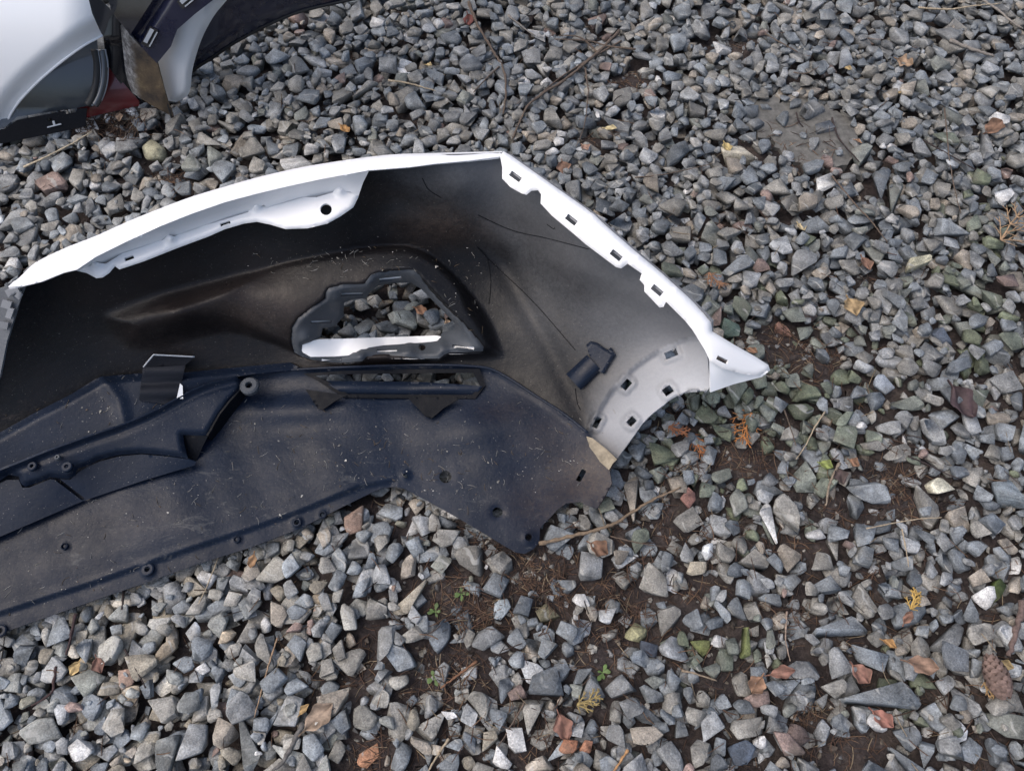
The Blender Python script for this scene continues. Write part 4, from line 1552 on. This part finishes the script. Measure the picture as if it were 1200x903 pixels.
def bulge_a(uv):
    d = seg_dist(uv, ARCH_A)
    return -.018 * (1 - sstep(d / 26.0)) - .10 * np.clip((uv[:, 0] - 70) / 60, 0, 1.4) ** 2 * .35 + .02 * np.sin(np.clip((uv[:, 1] + 60) / 200, 0, 1) * math.pi)


panel('body', ARCH_A + [(116, 34), (108, 16), (104, 0), (98, -60), (90, TOP), (-260, TOP), (-260, 60), (-200, 110), (-130, 175), (-120, 200), (-30, 205)], plA, M['silver'], A, 5, .0012, bulge_a)
# rolled lip of the arch
ln = np.array(densify(ARCH_A, 3, False))
P, Nn = plane_pts(ln, *plA, 0, bulge_a(ln) - .001)
tube('arch_lip', P - np.array(A.location), .0022, M['silver'], A)


# dark grey panel inside the arch, with a seal and a sill strip
B = root('car_door_panel', (50, 158), 'glossy dark grey door panel with a curved seal, standing within the fender arch', 'panel')
plB = ((50, 160), 18, 34)
panel('body', [(-20, 150), (5, 150), (20, 137), (60, 131), (90, 127), (104, 124), (113, 108), (116, 80), (114, 50), (112, -20), (100, -60), (-60, -60), (-60, 150)], plB, M['greygloss'], B, 5, .0012,
      lambda uv: .012 * np.sin(np.clip((uv[:, 1] - 20) / 110, 0, 1) * math.pi))
panel('lower_strip', [(-30, 178), (0, 168.5), (50, 159), (100, 148.5), (102, 127), (91, 127.5), (88, 132), (77, 134), (74, 130.5), (40, 137), (20, 141), (5, 151), (-30, 160)], plB, M['black'], B, 4, .003, off=.014, attrs={'paint': lambda uv: np.zeros(len(uv))}, holes=[disc((58, 140), 2.6, 10)])
for q in ([(55, 148.6), (71, 144.6), (72, 146), (55.5, 150)], [(61, 142), (63.5, 141.4), (65, 146.4), (62.5, 147)]):
    panel('moulded_mark', q, plB, M['trim'], B, 3, .001, off=.0165)
seal = smooth_line([(111, 58), (114, 75), (113.5, 95), (109, 112), (103, 123)], 5)
for off, rad, mt in ((0, .006, M['rubber']), (4, .0035, M['trim']), (8, .006, M['greygloss']), (11, .003, M['trim'])):
    ln = np.array([(x + off, y) for x, y in densify(seal, 4, False)])
    P, Nn = plane_pts(ln, *plB, 0, .020)
    tube('door_seal', P - np.array(B.location), rad, mt, B, 8, paint=0)

C_ = root('car_bonnet_corner', (130, 131), 'dark red painted panel corner between the grey panel and the pine litter', 'panel')
panel('body', [(95, 60), (128, 60), (140, 92), (152, 106), (163, 119), (163, 124), (140, 129), (118, 134), (103, 138), (90, 140)], ((130, 131), 20, 35), M['red'], C_, 4, .0012, lambda uv: .012 * np.sin(np.clip((uv[:, 1] - 60) / 75, 0, 1) * math.pi))

D = root('car_tailgate_corner', (165, 124), 'glossy black panel corner tapering to a point over the red panel', 'panel')
panel('body', [(104, 0), (116, 34), (121, 44), (123, 60), (126, 76), (138, 94), (150, 109), (164, 123), (168, 121), (160, 112), (154, 100), (148, 60), (142, 28), (128, 10), (118, 0), (108, -60), (100, TOP), (60, TOP), (70, -60)], ((165, 124), 12, 22), M['blackgloss'], D, 4, .0015,
      lambda uv: .012 * np.sin(np.clip((uv[:, 0] - 100) / 60, 0, 1) * math.pi) - .008 * sstep((uv[:, 1] - 46) / 6))

E = root('salvaged_bumper', (200, 136), 'navy black bumper standing on its muddy scraped end', 'bumper')
plE = ((200, 136.5), -6, 14)
END = [(141, 30), (152.5, 41.5), (168, 58), (184.5, 74), (188, 88), (195, 112), (203, 136.5), (197, 134), (175, 122), (155, 109), (150, 96), (147, 84), (144, 58)]
panel('scraped_end', END, plE, M['mud'], E, 3, .003, lambda uv: .010 * sstep((uv[:, 0] - 140 - (uv[:, 1] - 30) * .12) / 10) - .004 * sstep((uv[:, 0] - 190) / 8),
      attrs={'mud': lambda uv: np.clip(sstep((uv[:, 0] - 146 - (uv[:, 1] - 30) * .14) / 9) * sstep((uv[:, 1] - 34) / 30), 0, 1)}, label='muddy brown scraped end of the bumper')
ln = np.array(densify([(184.5, 74), (188, 88), (195, 112), (203, 136)], 4, False))
P, Nn = plane_pts(ln, *plE)
tube('end_edge', P + Nn * .004 - np.array(E.location), .003, M['rubber'], E)
panel('body', [(152.5, 41), (130, 12.5), (127.5, 0), (122, -60), (115, TOP), (215, TOP), (205, -40), (179, 0)], plE, M['blackgloss'], E, 5, .003, lambda uv: .012 + .006 * np.sin(uv[:, 1] * .03), back=M['navyblack'])
panel('lower_band', [(152.5, 41.5), (179, 0), (205, -40), (215, TOP), (330, TOP), (285, -30), (250, 0), (228, 17), (207.5, 35), (200, 55), (184, 74.5), (168, 58)], plE, M['navy'], E, 4, .003,
      lambda uv: .012 - .012 * np.sin(np.clip(seg_dist(uv, [(152.5, 41.5), (179, 0), (205, -40), (215, TOP)]) / 18, 0, 1) * math.pi), back=M['navyblack'])
for c, w, h, a in (((175, 44), 17, 5, -62), ((217.5, 1), 12, 5, -40)):
    panel('clip_slot', rect(c, w + 6, h + 6, a), plE, M['rubber'], E, 3, .002, off=.0145)
    panel('clip', rect((c[0] - 1, c[1] - 1.5), w, h, a), plE, M['trim'], E, 3, .002, off=.018)
    panel('clip', rect((c[0] + 4.5, c[1] + 2.5), w + 2, 1.6, a), plE, M['trim'], E, 3, .001, off=.0175)

G = root('car_fender', (205, 119), 'white fender end tapering down to the gravel before the navy fender', 'fender')
G_EDGE = smooth_line([(285, -25), (266, 0), (250, 20), (236, 47), (226, 80), (222.5, 107), (214, 116), (207, 119.5)], 4)
panel('body', G_EDGE + [(196, 118), (190, 95), (184, 74), (196, 50), (205, 20), (225, -20), (250, TOP), (380, TOP)], ((205, 119.5), -4, 14), M['whitepanel'], G, 4, .0015,
      lambda uv: .02 * np.sin(np.clip((uv[:, 0] - 180) / 60, 0, 1) * math.pi) - .010 * (1 - sstep(seg_dist(uv, G_EDGE) / 7)))

H_ = root('car_fender', (222, 100), 'large navy blue fender with a long arched lower edge shading the gravel', 'fender')
H_EDGE = smooth_line([(205, 106), (226, 83), (250, 67), (275, 50), (312, 30), (350, 14), (397, 2.5), (430, -4), (480, -10), (540, -12)], 4)
panel('body', [(200, 106)] + H_EDGE + [(560, -60), (560, TOP), (200, TOP)], ((222, 100), 0, 8, .03), M['navy'], H_, 5, .0015,
      lambda uv: -.014 * (1 - sstep(seg_dist(uv, H_EDGE) / 12)) + .02 * np.sin(np.clip((uv[:, 0] - 200) / 300, 0, 1) * math.pi))
ln = np.array(densify(H_EDGE, 4, False))
P, Nn = plane_pts(ln, (222, 100), 0, 8, .03, -.014 + .02 * np.sin(np.clip((ln[:, 0] - 200) / 300, 0, 1) * math.pi))
tube('arch_lip', P - np.array(H_.location), .003, M['rubber'], H_)


# ------------------------------------------------------------------ plant litter
def lay_line(uv, rad, flex=6):
    """a stick laid over the stones: rests on the high ones and spans the gaps"""
    q = np.array(densify(smooth_line(uv, 5), 4.0, False))
    p = on_ground(q)
    z = np.array([hm_at(p[:, 0] + dx, p[:, 1] + dy) for dx in (-.004, 0, .004) for dy in (-.004, 0, .004)]).max(0)
    n = len(z)
    k = max(3, n // flex)
    zp = np.pad(z, k, mode='edge')
    zm = np.array([zp[i:i + 2 * k + 1].max() for i in range(n)])
    zp = np.pad(zm, k, mode='edge')
    zs = np.array([zp[i:i + 2 * k + 1].mean() for i in range(n)])
    return at(q, zs + rad * .6 - .002)


def twig(uv, r_mm, col, label, forks=(), taper=.55):
    r = r_mm / 1000
    P = lay_line(uv, r)
    n = len(P)
    rad = r * np.linspace(1, taper, n) * (1 + .16 * np.sin(np.arange(n) * 1.7) + rng.normal(size=n) * .06)
    P = P + rng.normal(size=P.shape) * r * .15
    base = P[0]
    if not forks:
        o = tube('twig', P, rad, M['bark'], None, 6, col, base)
        o.location = base
        return tag(o, label, 'twig', 'twigs scattered on the gravel')
    e = empty('twig', tuple(base), label, 'twig', 'twigs scattered on the gravel')
    tube('stem', P, rad, M['bark'], e, 6, col, base)
    for f in forks:
        Q = lay_line(f, r * .6)
        tube('branch', Q, r * .6 * np.linspace(1, .5, len(Q)), M['bark'], e, 5, col, base)
    return e


BR, DK, ST, GY, RD_ = (.10, .075, .058), (.035, .026, .025), (.33, .27, .19), (.20, .18, .16), (.16, .085, .05)
TW = [
    ([(549, 2), (560, 30), (575, 55), (590, 82), (593, 110), (590, 133)], 3.0, BR, 'curved brown twig pointing down towards the bumper rim', [[(585, 78), (570, 92), (555, 108)]]),
    ([(726, 36), (700, 62), (660, 95), (632, 112), (615, 130), (601, 163)], 3.2, BR, 'long forked brown branch lying across the gravel above the bumper corner', [[(728, 48), (690, 70), (655, 92), (625, 118)], [(700, 62), (680, 44), (655, 42)], [(745, 58), (712, 54), (690, 48), (650, 46)], [(686, 80), (689, 104)]]),
    ([(455, 94), (480, 98), (512, 107)], 1.8, ST, 'short pale twig on gravel left of the curved twig'.replace('left of', 'beside'), []),
    ([(596, 18), (610, 30), (627, 42)], 2.0, GY, 'short grey twig beside the top of the curved twig', []),
    ([(28, 196), (60, 181), (85, 168), (108, 154)], 1.8, (.42, .36, .26), 'straight pale straw lying before the black sill strip', []),
    ([(1076, 9), (1110, 11), (1142, 7), (1172, 4)], 1.8, ST, 'thin pale twig lying level above the tan leaf', []),
    ([(1113, 47), (1140, 58), (1166, 66)], 3.6, GY, 'thick short grey stick on the dark gravel', []),
    ([(1199, 705), (1195, 725), (1190, 745), (1183, 769)], 5.0, (.12, .085, .075), 'thick knobbly bark covered stick beside the pine cone', []),
    ([(632, 637), (674, 627), (716, 615), (740, 600), (770, 583), (797, 571)], 2.8, (.17, .125, .085), 'long light brown twig running out from under the bumper corner', []),
    ([(967, 482), (955, 500), (945, 520), (933, 538)], 1.2, ST, 'thin pale twig slanting between green tinged stones', []),
    ([(919, 480), (926, 500), (933, 522)], 1.2, BR, 'thin brown twig leaning towards a slanting pale twig', []),
    ([(984, 542), (976, 558), (971, 572), (968, 592)], 2.2, (.2, .16, .12), 'short light twig with a brown leaf at its end', []),
    ([(1064, 534), (1085, 543), (1105, 553), (1125, 561)], 1.2, DK, 'thin dark twig beside the cream white stone', []),
    ([(89, 719), (84, 742), (78, 767)], 2.4, (.045, .028, .028), 'dark reddish twig just below the bumper lip', []),
    ([(145, 690), (144, 702), (143, 714)], 2.0, DK, 'short dark twig poking from under the bumper lip', []),
    ([(66, 780), (63, 798), (60, 812), (36, 827)], 2.0, (.05, .03, .03), 'bent dark red twig on the pale gravel', []),
    ([(258, 647), (250, 668), (241, 690), (231, 710)], .9, ST, 'very thin straw slanting from the bumper lip', []),
    ([(325, 747), (312, 788), (305, 815), (298, 840)], 1.1, (.28, .19, .12), 'long thin straw across pale gravel below the bumper', []),
    ([(356, 846), (346, 866), (334, 888), (320, 902)], 3.6, (.10, .095, .09), 'thick dark grey stick beside the crumpled tan leaf', []),
    ([(146, 760), (157, 780), (171, 806)], 1.4, DK, 'thin dark twig beside the large whitish stone', []),
    ([(615, 822), (600, 848), (584, 874)], 1.2, BR, 'thin brown twig pointing at a bare earth patch', []),
    ([(559, 774), (540, 788), (516, 806)], 2.0, RD_, 'short red brown stick at the edge of bare earth', []),
    ([(526, 865), (514, 883), (502, 902)], 1.8, ST, 'pale bare stick among pale stones', []),
    ([(736, 878), (728, 890), (719, 904)], 1.8, (.34, .19, .09), 'short orange brown stick near the orange stones', []),
    ([(922, 716), (921, 735), (921, 751), (926, 774)], 1.3, (.25, .19, .15), 'upright thin pale twig beside brown leaves', []),
    ([(1015, 619), (1045, 613), (1075, 608), (1104, 606)], 1.0, ST, 'fine straw lying across grey stones', []),
    ([(1057, 619), (1061, 640), (1065, 664)], 1.0, ST, 'fine pale stalk hanging below the fine straw', []),
    ([(799, 785), (818, 790), (840, 797)], 1.6, (.22, .17, .12), 'short pale twig at the mossy stones', []),
    ([(975, 138), (980, 155), (987, 167), (1007, 190)], 1.7, DK, 'dark wiry root lying on the earth slab', []),
    ([(933, 132), (936, 142), (942, 150)], 1.4, DK, 'short dark root on the earth slab', []),
    ([(975, 206), (1003, 240), (1020, 258), (1040, 284)], 1.5, BR, 'slender brown twig between grey stones below the earth slab', []),
    ([(1107, 127), (1110, 160), (1113, 190), (1120, 227), (1126, 250)], 1.2, BR, 'long fine upright twig on the dark gravel', []),
    ([(897, 40), (915, 50), (935, 61)], 1.5, BR, 'short brown twig on bare earth above the slab', []),
    ([(1077, 162), (1110, 180), (1147, 201)], 1.3, DK, 'fine dark twig crossing the long upright twig', []),
    ([(690, 100), (688, 125), (684, 150), (675, 172)], 1.0, BR, 'fine brown twig hanging below the forked branch', []),
    ([(1152, 0), (1170, 12), (1186, 26), (1199, 34)], 2.4, GY, 'grey stick slanting at the yard edge above the thick grey stick', []),
    ([(744, 208), (780, 204), (835, 192)], 1.1, BR, 'fine twig on gravel pointing at the beige stone', []),
    ([(930, 85), (945, 86), (960, 78)], 1.2, BR, 'tiny curved twig among grey stones near the slab', []),
    ([(715, 628), (760, 638), (790, 640)], 1.0, BR, 'fine brown stalk below the light brown twig', []),
]
for uv, r, col, lab, forks in TW:
    twig(uv, r, col, lab, forks)


def leaf(uv, L, W, ang, col, label, curl=.35, mat='leaf', cat='leaf', name='leaf', lobed=False, tilt=.15, lift=.001):
    """a curled dead leaf with midrib fold"""
    n, m = 16, 6
    L = L * 1.2
    seed = rng.random() * 10
    V, F, Cc = [], [], []
    for i in range(n + 1):
        t = i / n
        w = (.045 if t < .2 else math.sin(math.pi * min(1, (t - .2) / .8 * .96 + .03)) ** .85) * (1 + .14 * math.sin(t * 17 + seed) + (.32 * math.sin(t * 16) if lobed else 0))
        for j in range(-m, m + 1):
            s = j / m
            x = (t - .5) * L
            y = s * w * W * .5
            z = curl * W * .5 * (abs(s) ** 1.6) * w + curl * L * .16 * math.cos(t * 5 + seed) + .05 * W * math.sin(s * 5 + t * 9 + seed)
            V.append((x, y, z))
            k = .85 + .28 * math.sin(t * 9 + s * 4 + seed) - .25 * (abs(s) < .1)
            cc = np.array(col)
            Cc.append((cc * .82 + cc.mean() * .18) * k)
    w_ = 2 * m + 1
    for i in range(n):
        for j in range(2 * m):
            a = i * w_ + j
            F += [(a, a + 1, a + w_ + 1), (a, a + w_ + 1, a + w_)]
    V = np.array(V)
    ca, sa = math.cos(-R(ang)), math.sin(-R(ang))
    Rm = rot_z_tilt(-R(ang), tilt, rng.random() * 6.28)
    V = V @ Rm.T
    p = on_ground([uv], .002)[0]
    ix = hm_at(p[0] + V[:, 0], p[1] + V[:, 1])
    z = np.quantile(ix - V[:, 2], .95) + lift
    q = at([uv], z)[0]
    F = np.array(F)
    o = shell_mesh(name, V, F, .0005, M[mat], None, None, {'tint': np.array(Cc)}, np.array([0, 0, 10.0]))
    o.location = q
    tag(o, label, cat)
    return o


YE, OR, BN, TN, RB, PU = (.36, .25, .095), (.38, .19, .045), (.17, .085, .045), (.29, .185, .105), (.23, .105, .07), (.065, .038, .04)
px = .00112
for a in [
    ((403, 150), 19, 13, 40, OR, 'bright orange leaf on the gravel above the white rim'),
    ((1163, 150), 42, 24, -38, (.19, .10, .055), 'large curled brown leaf on the dark gravel'),
    ((1125, 467), 46, 36, 60, PU, 'large dark purple brown leaf on the gravel'),
    ((851, 171), 18, 15, 70, (.48, .36, .12), 'pale yellow leaf lying on the end of a long beige stone'),
    ((714, 150), 19, 9, 12, (.50, .41, .20), 'pale yellow leaf on a stone above the side flange'),
    ((660, 195), 24, 20, 80, (.17, .09, .055), 'brown leaf between stones beside the bumper corner'),
    ((1058, 72), 26, 22, 30, TN, 'lobed tan leaf on the dark gravel'),
    ((993, 80), 13, 8, 20, YE, 'small yellow leaf left of the tan leaf'.replace('left of', 'a stone away from')),
    ((1051, 107), 11, 6, 30, YE, 'tiny yellow leaf below the lobed tan leaf'),
    ((938, 265), 15, 13, 60, (.42, .33, .17), 'round yellowish leaf fragment on blue grey stones'),
    ((998, 357), 30, 24, 80, (.33, .22, .095), 'yellow brown leaf pressed on a rounded grey stone'),
    ((89, 781), 16, 11, 110, (.50, .34, .12), 'yellow leaf on the pale gravel below the bumper lip'),
    ((888, 800), 22, 19, 130, (.26, .14, .075), 'small tan leaf tip up beside a mossy stone'),
    ((914, 788), 28, 13, -10, RB, 'red brown leaf folded over a pale blue stone'),
    ((1007, 787), 24, 20, 50, RB, 'round red brown leaf below the large pale blue stone'),
    ((1077, 778), 32, 19, 15, (.23, .135, .085), 'wide brown leaf between grey stones near the pine cone'),
    ((1041, 753), 16, 9, 30, OR, 'small orange leaf under a bleached stone'),
    ((1063, 725), 17, 9, -50, (.21, .10, .06), 'narrow brown leaf above the small orange leaf'),
    ((1176, 778), 20, 10, 15, YE, 'yellow leaf between the pine cone and the bark stick'),
    ((1032, 840), 24, 17, 45, (.25, .10, .07), 'reddish leaf standing among dark stones'),
    ((659, 848), 27, 20, 70, RB, 'upright red brown leaf beside the rounded orange stone'),
    ((700, 641), 24, 19, 30, BN, 'brown leaf on earth below the bumper corner twig'),
    ((1014, 307), 22, 16, 70, (.20, .10, .06), 'red brown leaf scrap in dark gravel near the long pale yellow stone'),
    ((984, 556), 20, 16, 80, (.07, .045, .04), 'dark brown leaf at the end of a short light twig'),
    ((1000, 541), 14, 11, 30, (.24, .12, .06), 'small orange brown leaf touching a dark brown leaf'),
    ((549, 22), 26, 18, 80, (.14, .035, .025), 'dark red leaf beside the top of the curved twig'),
    ((370, 843), 38, 22, -45, (.30, .21, .14), 'crumpled tan leaf standing in the pale gravel'),
    ((492, 363), 17, 14, 20, (.40, .19, .09), 'orange brown leaf seen through the lamp opening'),
    ((524, 378), 14, 9, 70, (.34, .22, .13), 'tan leaf scrap at the corner of the lamp opening'),
    ((115, 777), 18, 13, 60, (.17, .08, .055), 'red brown leaf under the large whitish stone'),
    ((967, 544), 16, 12, 25, (.20, .24, .045), 'yellow green leaf on earth near a short light twig'),
    ((685, 172), 16, 14, 60, (.33, .19, .13), 'pinkish tan leaf above the bumper corner'),
    ((296, 655), 16, 10, 100, (.28, .15, .06), 'orange brown leaf tucked under the bumper lip'),
    ((355, 832), 14, 7, -50, (.36, .22, .07), 'narrow yellow leaf beside the crumpled tan leaf'),
    ((420, 70), 18, 16, 20, (.23, .16, .11), 'tan leaf flake near the gravel top by the navy fender'.replace('gravel top', 'gravel edge')),
    ((455, 215), 14, 10, 20, BN, None),
    ((140, 136), 16, 10, 80, (.34, .22, .13), 'dry tan leaf on the pine litter below the red panel'),
    ((502, 76), 10, 9, 10, (.50, .36, .14), 'small pale yellow leaf among stones above the rim'),
    ((1160, 575), 15, 10, 20, (.24, .14, .09), None),
    ((1163, 605), 12, 8, 40, (.2, .11, .07), None),
    ((1005, 165), 12, 6, 30, (.33, .17, .08), 'orange brown leaf tip at the edge of the earth slab'),
    ((880, 410), 15, 9, 20, (.30, .15, .07), 'orange leaf scrap beside the white bumper tip'),
    ((747, 119), 14, 9, 10, (.27, .13, .06), None),
    ((815, 8), 12, 7, 10, YE, None),
]:
    if a[5] is None:
        continue
    leaf(*a[:1], a[1] * px, a[2] * px, *a[3:6], lobed=('lobed' in a[5]))


def sprig(uv, size, ang, col, label):
    """a dry scale-leaved conifer spray: one stalk, fans of side shoots"""
    e_p = on_ground([uv], .004)[0]
    vs, fs, n = [], [], 0
    cs = []

    def shoot(p, a, L, r, depth):
        nonlocal n
        k = 4
        pts = []
        aa = a
        q = np.array(p, float)
        for i in range(k + 1):
            pts.append(q.copy())
            aa += rng.normal() * .08
            q = q + np.array([math.cos(aa), math.sin(aa), .25 * math.sin(i * 1.1) * .25 + rng.normal() * .06]) * L / k
        P = np.array(pts)
        sides = 4
        T = np.gradient(P, axis=0)
        T /= np.linalg.norm(T, axis=1, keepdims=True)
        for i in range(k + 1):
            s = np.cross(T[i], (0, 0, 1.0))
            b = np.cross(s, T[i])
            rr = r * (1 - .6 * i / k)
            for j in range(sides):
                t = 2 * math.pi * j / sides
                vs.append(P[i] + rr * (math.cos(t) * s * 1.5 + math.sin(t) * b * .7))
                cs.append(np.array(col) * (.8 + .4 * rng.random()))
        for i in range(k):
            for j in range(sides):
                fs.append((n + i * sides + j, n + i * sides + (j + 1) % sides, n + (i + 1) * sides + (j + 1) % sides, n + (i + 1) * sides + j))
        n += (k + 1) * sides
        if depth < 2:
            m = 7 if depth == 0 else 4
            for i in range(m):
                t = (i + .6) / m
                idx = min(k, int(t * k))
                sgn = 1 if i % 2 else -1
                shoot(P[idx], a + sgn * rng.uniform(.45, .8), L * (.62 if depth == 0 else .5) * (1.1 - t * .6), r * .75, depth + 1)
    a0 = -R(ang)
    start = -np.array([math.cos(a0), math.sin(a0), 0]) * size * .5
    shoot(start, a0, size, .0012, 0)
    o = link_mesh('conifer_sprig', np.array(vs) + np.array([0, 0, .003]), fs, M['litter'], None, True, {'tint': np.array(cs)})
    o.location = e_p
    return tag(o, label, 'sprig', 'dry conifer sprigs on the gravel')


OC = (.36, .15, .05)
for a in [((872, 502), .052, 120, OC, 'orange dry conifer sprig on earth below the bumper tip'),
          ((815, 522), .040, 70, (.27, .11, .045), 'red brown conifer sprig beside the wheel arch'),
          ((1188, 268), .075, -40, (.30, .20, .12), 'large tan conifer sprig on the dark gravel'),
          ((1070, 703), .026, -60, (.40, .26, .08), 'small golden conifer sprig on grey stones'),
          ((795, 504), .028, 20, (.24, .10, .05), 'small russet conifer sprig tucked under the wheel arch edge'),
          ((1162, 812), .028, 60, (.33, .22, .11), 'pale conifer sprig touching the pine cone'),
          ((690, 820), .030, -20, (.25, .19, .08), 'olive tan conifer sprig near an upright red brown leaf'),
          ((838, 330), .034, 60, (.22, .12, .07), 'brown conifer sprig beside the middle of the white side flange')]:
    sprig(*a)

# pine cone: overlapping scales on a spindle
pc = on_ground([(1162, 793)], 0)[0]
cone = empty('pine_cone', tuple(pc + np.array([0, 0, .011])), 'closed brown pine cone lying among grey stones', 'pine cone')
CL, CR = .046, .0145
ax = np.array([math.cos(R(100)), math.sin(R(100)), 0.1])
ax /= np.linalg.norm(ax)
sx = np.cross(ax, (0, 0, 1.0)); sx /= np.linalg.norm(sx)
sy = np.cross(sx, ax)
def cone_r(t):
    return CR * (math.sin(math.pi * min(.985, .07 + .9 * t)) ** .62) * (1.08 - .25 * t)
P = np.array([ax * (t - .5) * CL for t in np.linspace(.02, .98, 12)])
tube('core', P, np.array([cone_r(t) * .9 for t in np.linspace(.02, .98, 12)]), M['bark'], cone, 12, (.05, .035, .03))
cnt = 78
for i in range(cnt):
    t = (i + .5) / cnt
    th = i * 2.39996
    r = cone_r(t)
    rad = math.cos(th) * sx + math.sin(th) * sy
    tan = -math.sin(th) * sx + math.cos(th) * sy
    c = ax * (t - .5) * CL + rad * r * .86
    w, l = .0048 * (.6 + .7 * r / CR), .0062
    pts = [c - ax * l * .6 - tan * w * .6, c - ax * l * .6 + tan * w * .6, c + tan * w * 1.0 + rad * .0012, c + ax * l * .55 + tan * w * .5 + rad * .0018, c + ax * l * .75 + rad * .0020, c + ax * l * .55 - tan * w * .5 + rad * .0018, c - tan * w * 1.0 + rad * .0012, c + rad * .0028]
    fs = [(0, 1, 7), (1, 2, 7), (2, 3, 7), (3, 4, 7), (4, 5, 7), (5, 6, 7), (6, 0, 7), (0, 6, 5, 4, 3, 2, 1)]
    k = rng.uniform(.8, 1.2)
    link_mesh('scale', pts, fs, M['bark'], cone, False, {'tint': np.tile(np.array((.145, .10, .085)) * k, (8, 1))})

# seedlings
for uv, lab in (((541, 696), 'tiny green seedling on bare earth under the bumper corner'), ((510, 717), 'small pale green seedling beside an earth patch edge'), ((706, 788), 'bright green seedling among stones by thin straw'), ((509, 795), 'tiny green weed between two grey stones')):
    p = on_ground([uv], 0)[0]
    e = empty('seedling', tuple(p), lab, 'seedling', 'green seedlings in the gravel')
    for k in range(6):
        a = k * 2.4 + rng.random()
        L = rng.uniform(.005, .010)
        vs = []
        for t, w in ((0, .1), (.35, .5), (.65, 1.0), (.85, .75), (1.0, .05)):
            c = np.array([math.cos(a), math.sin(a), .5 - .3 * t]) * L * t * 1.2
            s = np.array([-math.sin(a), math.cos(a), 0]) * L * .28 * w
            vs += [c - s, c + s]
        vs = np.array(vs) + np.array([0, 0, .003])
        F = []
        for i in range(4):
            F += [(2 * i, 2 * i + 1, 2 * i + 3), (2 * i, 2 * i + 3, 2 * i + 2)]
        shell_mesh('leaf', vs, np.array(F), .0003, M['green'], e, None, {'tint': np.tile(np.array((.075, .12, .035)) * rng.uniform(.8, 1.3), (10, 1))}, np.array([0, 0, 5.0]))

# flat earth slab showing between the stones
uvs, Fs = tri_region(SLAB, [], 5)
ps = at(uvs, -.004 + .0015 * np.sin(uvs[:, 0] * .09) * np.sin(uvs[:, 1] * .13))
b0 = ps.mean(0)
o = shell_mesh('earth_slab', ps - b0, Fs, .02, M['beige'], None, None, {'tint': np.tile((.105, .102, .094), (len(ps), 1))}, np.array([0, 0, 5.0]))
o.location = b0
tag(o, 'flat brown grey slab of packed earth bared between dark stones', 'slab')

# --- needles and fibres caught between the stones
LIT = [(130, 146, 34, 16, 420), (560, 725, 60, 45, 500), (620, 690, 70, 40, 500), (870, 510, 70, 40, 500), (780, 560, 60, 40, 350), (730, 170, 50, 18, 260), (700, 70, 60, 40, 420), (1050, 560, 60, 50, 300), (960, 420, 70, 40, 360), (480, 362, 50, 30, 300), (460, 443, 100, 8, 120), (1000, 330, 60, 30, 260),
       (830, 270, 40, 16, 200), (60, 215, 60, 25, 240), (210, 215, 60, 30, 240), (1090, 830, 70, 40, 320), (930, 850, 50, 40, 300), (440, 780, 60, 60, 300), (720, 700, 80, 60, 500), (1020, 690, 100, 60, 420), (870, 640, 80, 60, 420), (300, 690, 90, 40, 200), (110, 800, 80, 50, 200), (580, 830, 90, 50, 360), (850, 60, 60, 30, 260), (330, 130, 60, 30, 140)]
vs, fs, cs, n = [], [], [], 0


def needle(x, y, L, a, col, r, cl=True):
    global n
    t = np.linspace(-.5, .5, 4)
    bend = rng.normal() * .25
    X = x + L * (t * math.cos(a) - bend * t * t * math.sin(a))
    Y = y + L * (t * math.sin(a) + bend * t * t * math.cos(a))
    z = hm_at(X, Y)
    if cl and z.max() - z.min() > .012:
        return
    zz = np.interp(t, [-.5, .5], [z[:2].mean(), z[2:].mean()])
    zz = zz + max(0, np.max(z - zz)) * .55 + r
    for i in range(4):
        rr = r * (1 - .5 * abs(t[i]) * 1.2)
        dx, dy = -math.sin(a), math.cos(a)
        vs.extend([(X[i] + dx * rr, Y[i] + dy * rr, zz[i] - rr * .5), (X[i] - dx * rr, Y[i] - dy * rr, zz[i] - rr * .5), (X[i], Y[i], zz[i] + rr)])
        cs.extend([col] * 3)
    for i in range(3):
        for k in range(3):
            k2 = (k + 1) % 3
            fs.append((n + 3 * i + k, n + 3 * i + k2, n + 3 * i + 3 + k2, n + 3 * i + 3 + k))
    n += 12


NC = [(.095, .058, .042), (.06, .042, .035), (.15, .095, .062), (.24, .19, .13), (.036, .028, .025)]


def add_needle(u, v, force=False):
    p = at([(u, v)], 0)[0]
    if not (GX0 + .03 < p[0] < GX0 + NX * RES - .03 and GY0 + .03 < p[1] < GY0 + NY * RES - .03):
        return
    h = float(hm_at(p[0], p[1]))
    s = float(soil[int((p[1] - GY0) / RES), int((p[0] - GX0) / RES)])
    if not force and h - s > .010 and rng.random() > .012:
        return
    if clear[int((p[1] - GY0) / RES), int((p[0] - GX0) / RES)] < .05:
        return
    c = np.array(NC[rng.choice(5, p=[.34, .26, .2, .08, .12])]) * rng.uniform(.7, 1.25)
    needle(p[0], p[1], rng.uniform(.010, .030), rng.random() * 6.28, c, rng.uniform(.0004, .0008), not force)


for u, v, ru, rv, m in LIT:
    for k in range(int(m * 1.1)):
        add_needle(u + rng.normal() * ru * .6, v + rng.normal() * rv * .6, (u, v) == (130, 146))
for k in range(16000):
    add_needle(rng.random() * 1300 - 50, rng.random() * 960 - 30)
lit = fast_mesh('needle_litter', np.array(vs), np.array(fs), np.array(cs), M['litter'])
tag(lit, 'brown conifer needles and fibres caught between the stones', 'needles', kind='stuff')
print('needles', n // 12, 'objects', len(bpy.data.objects))
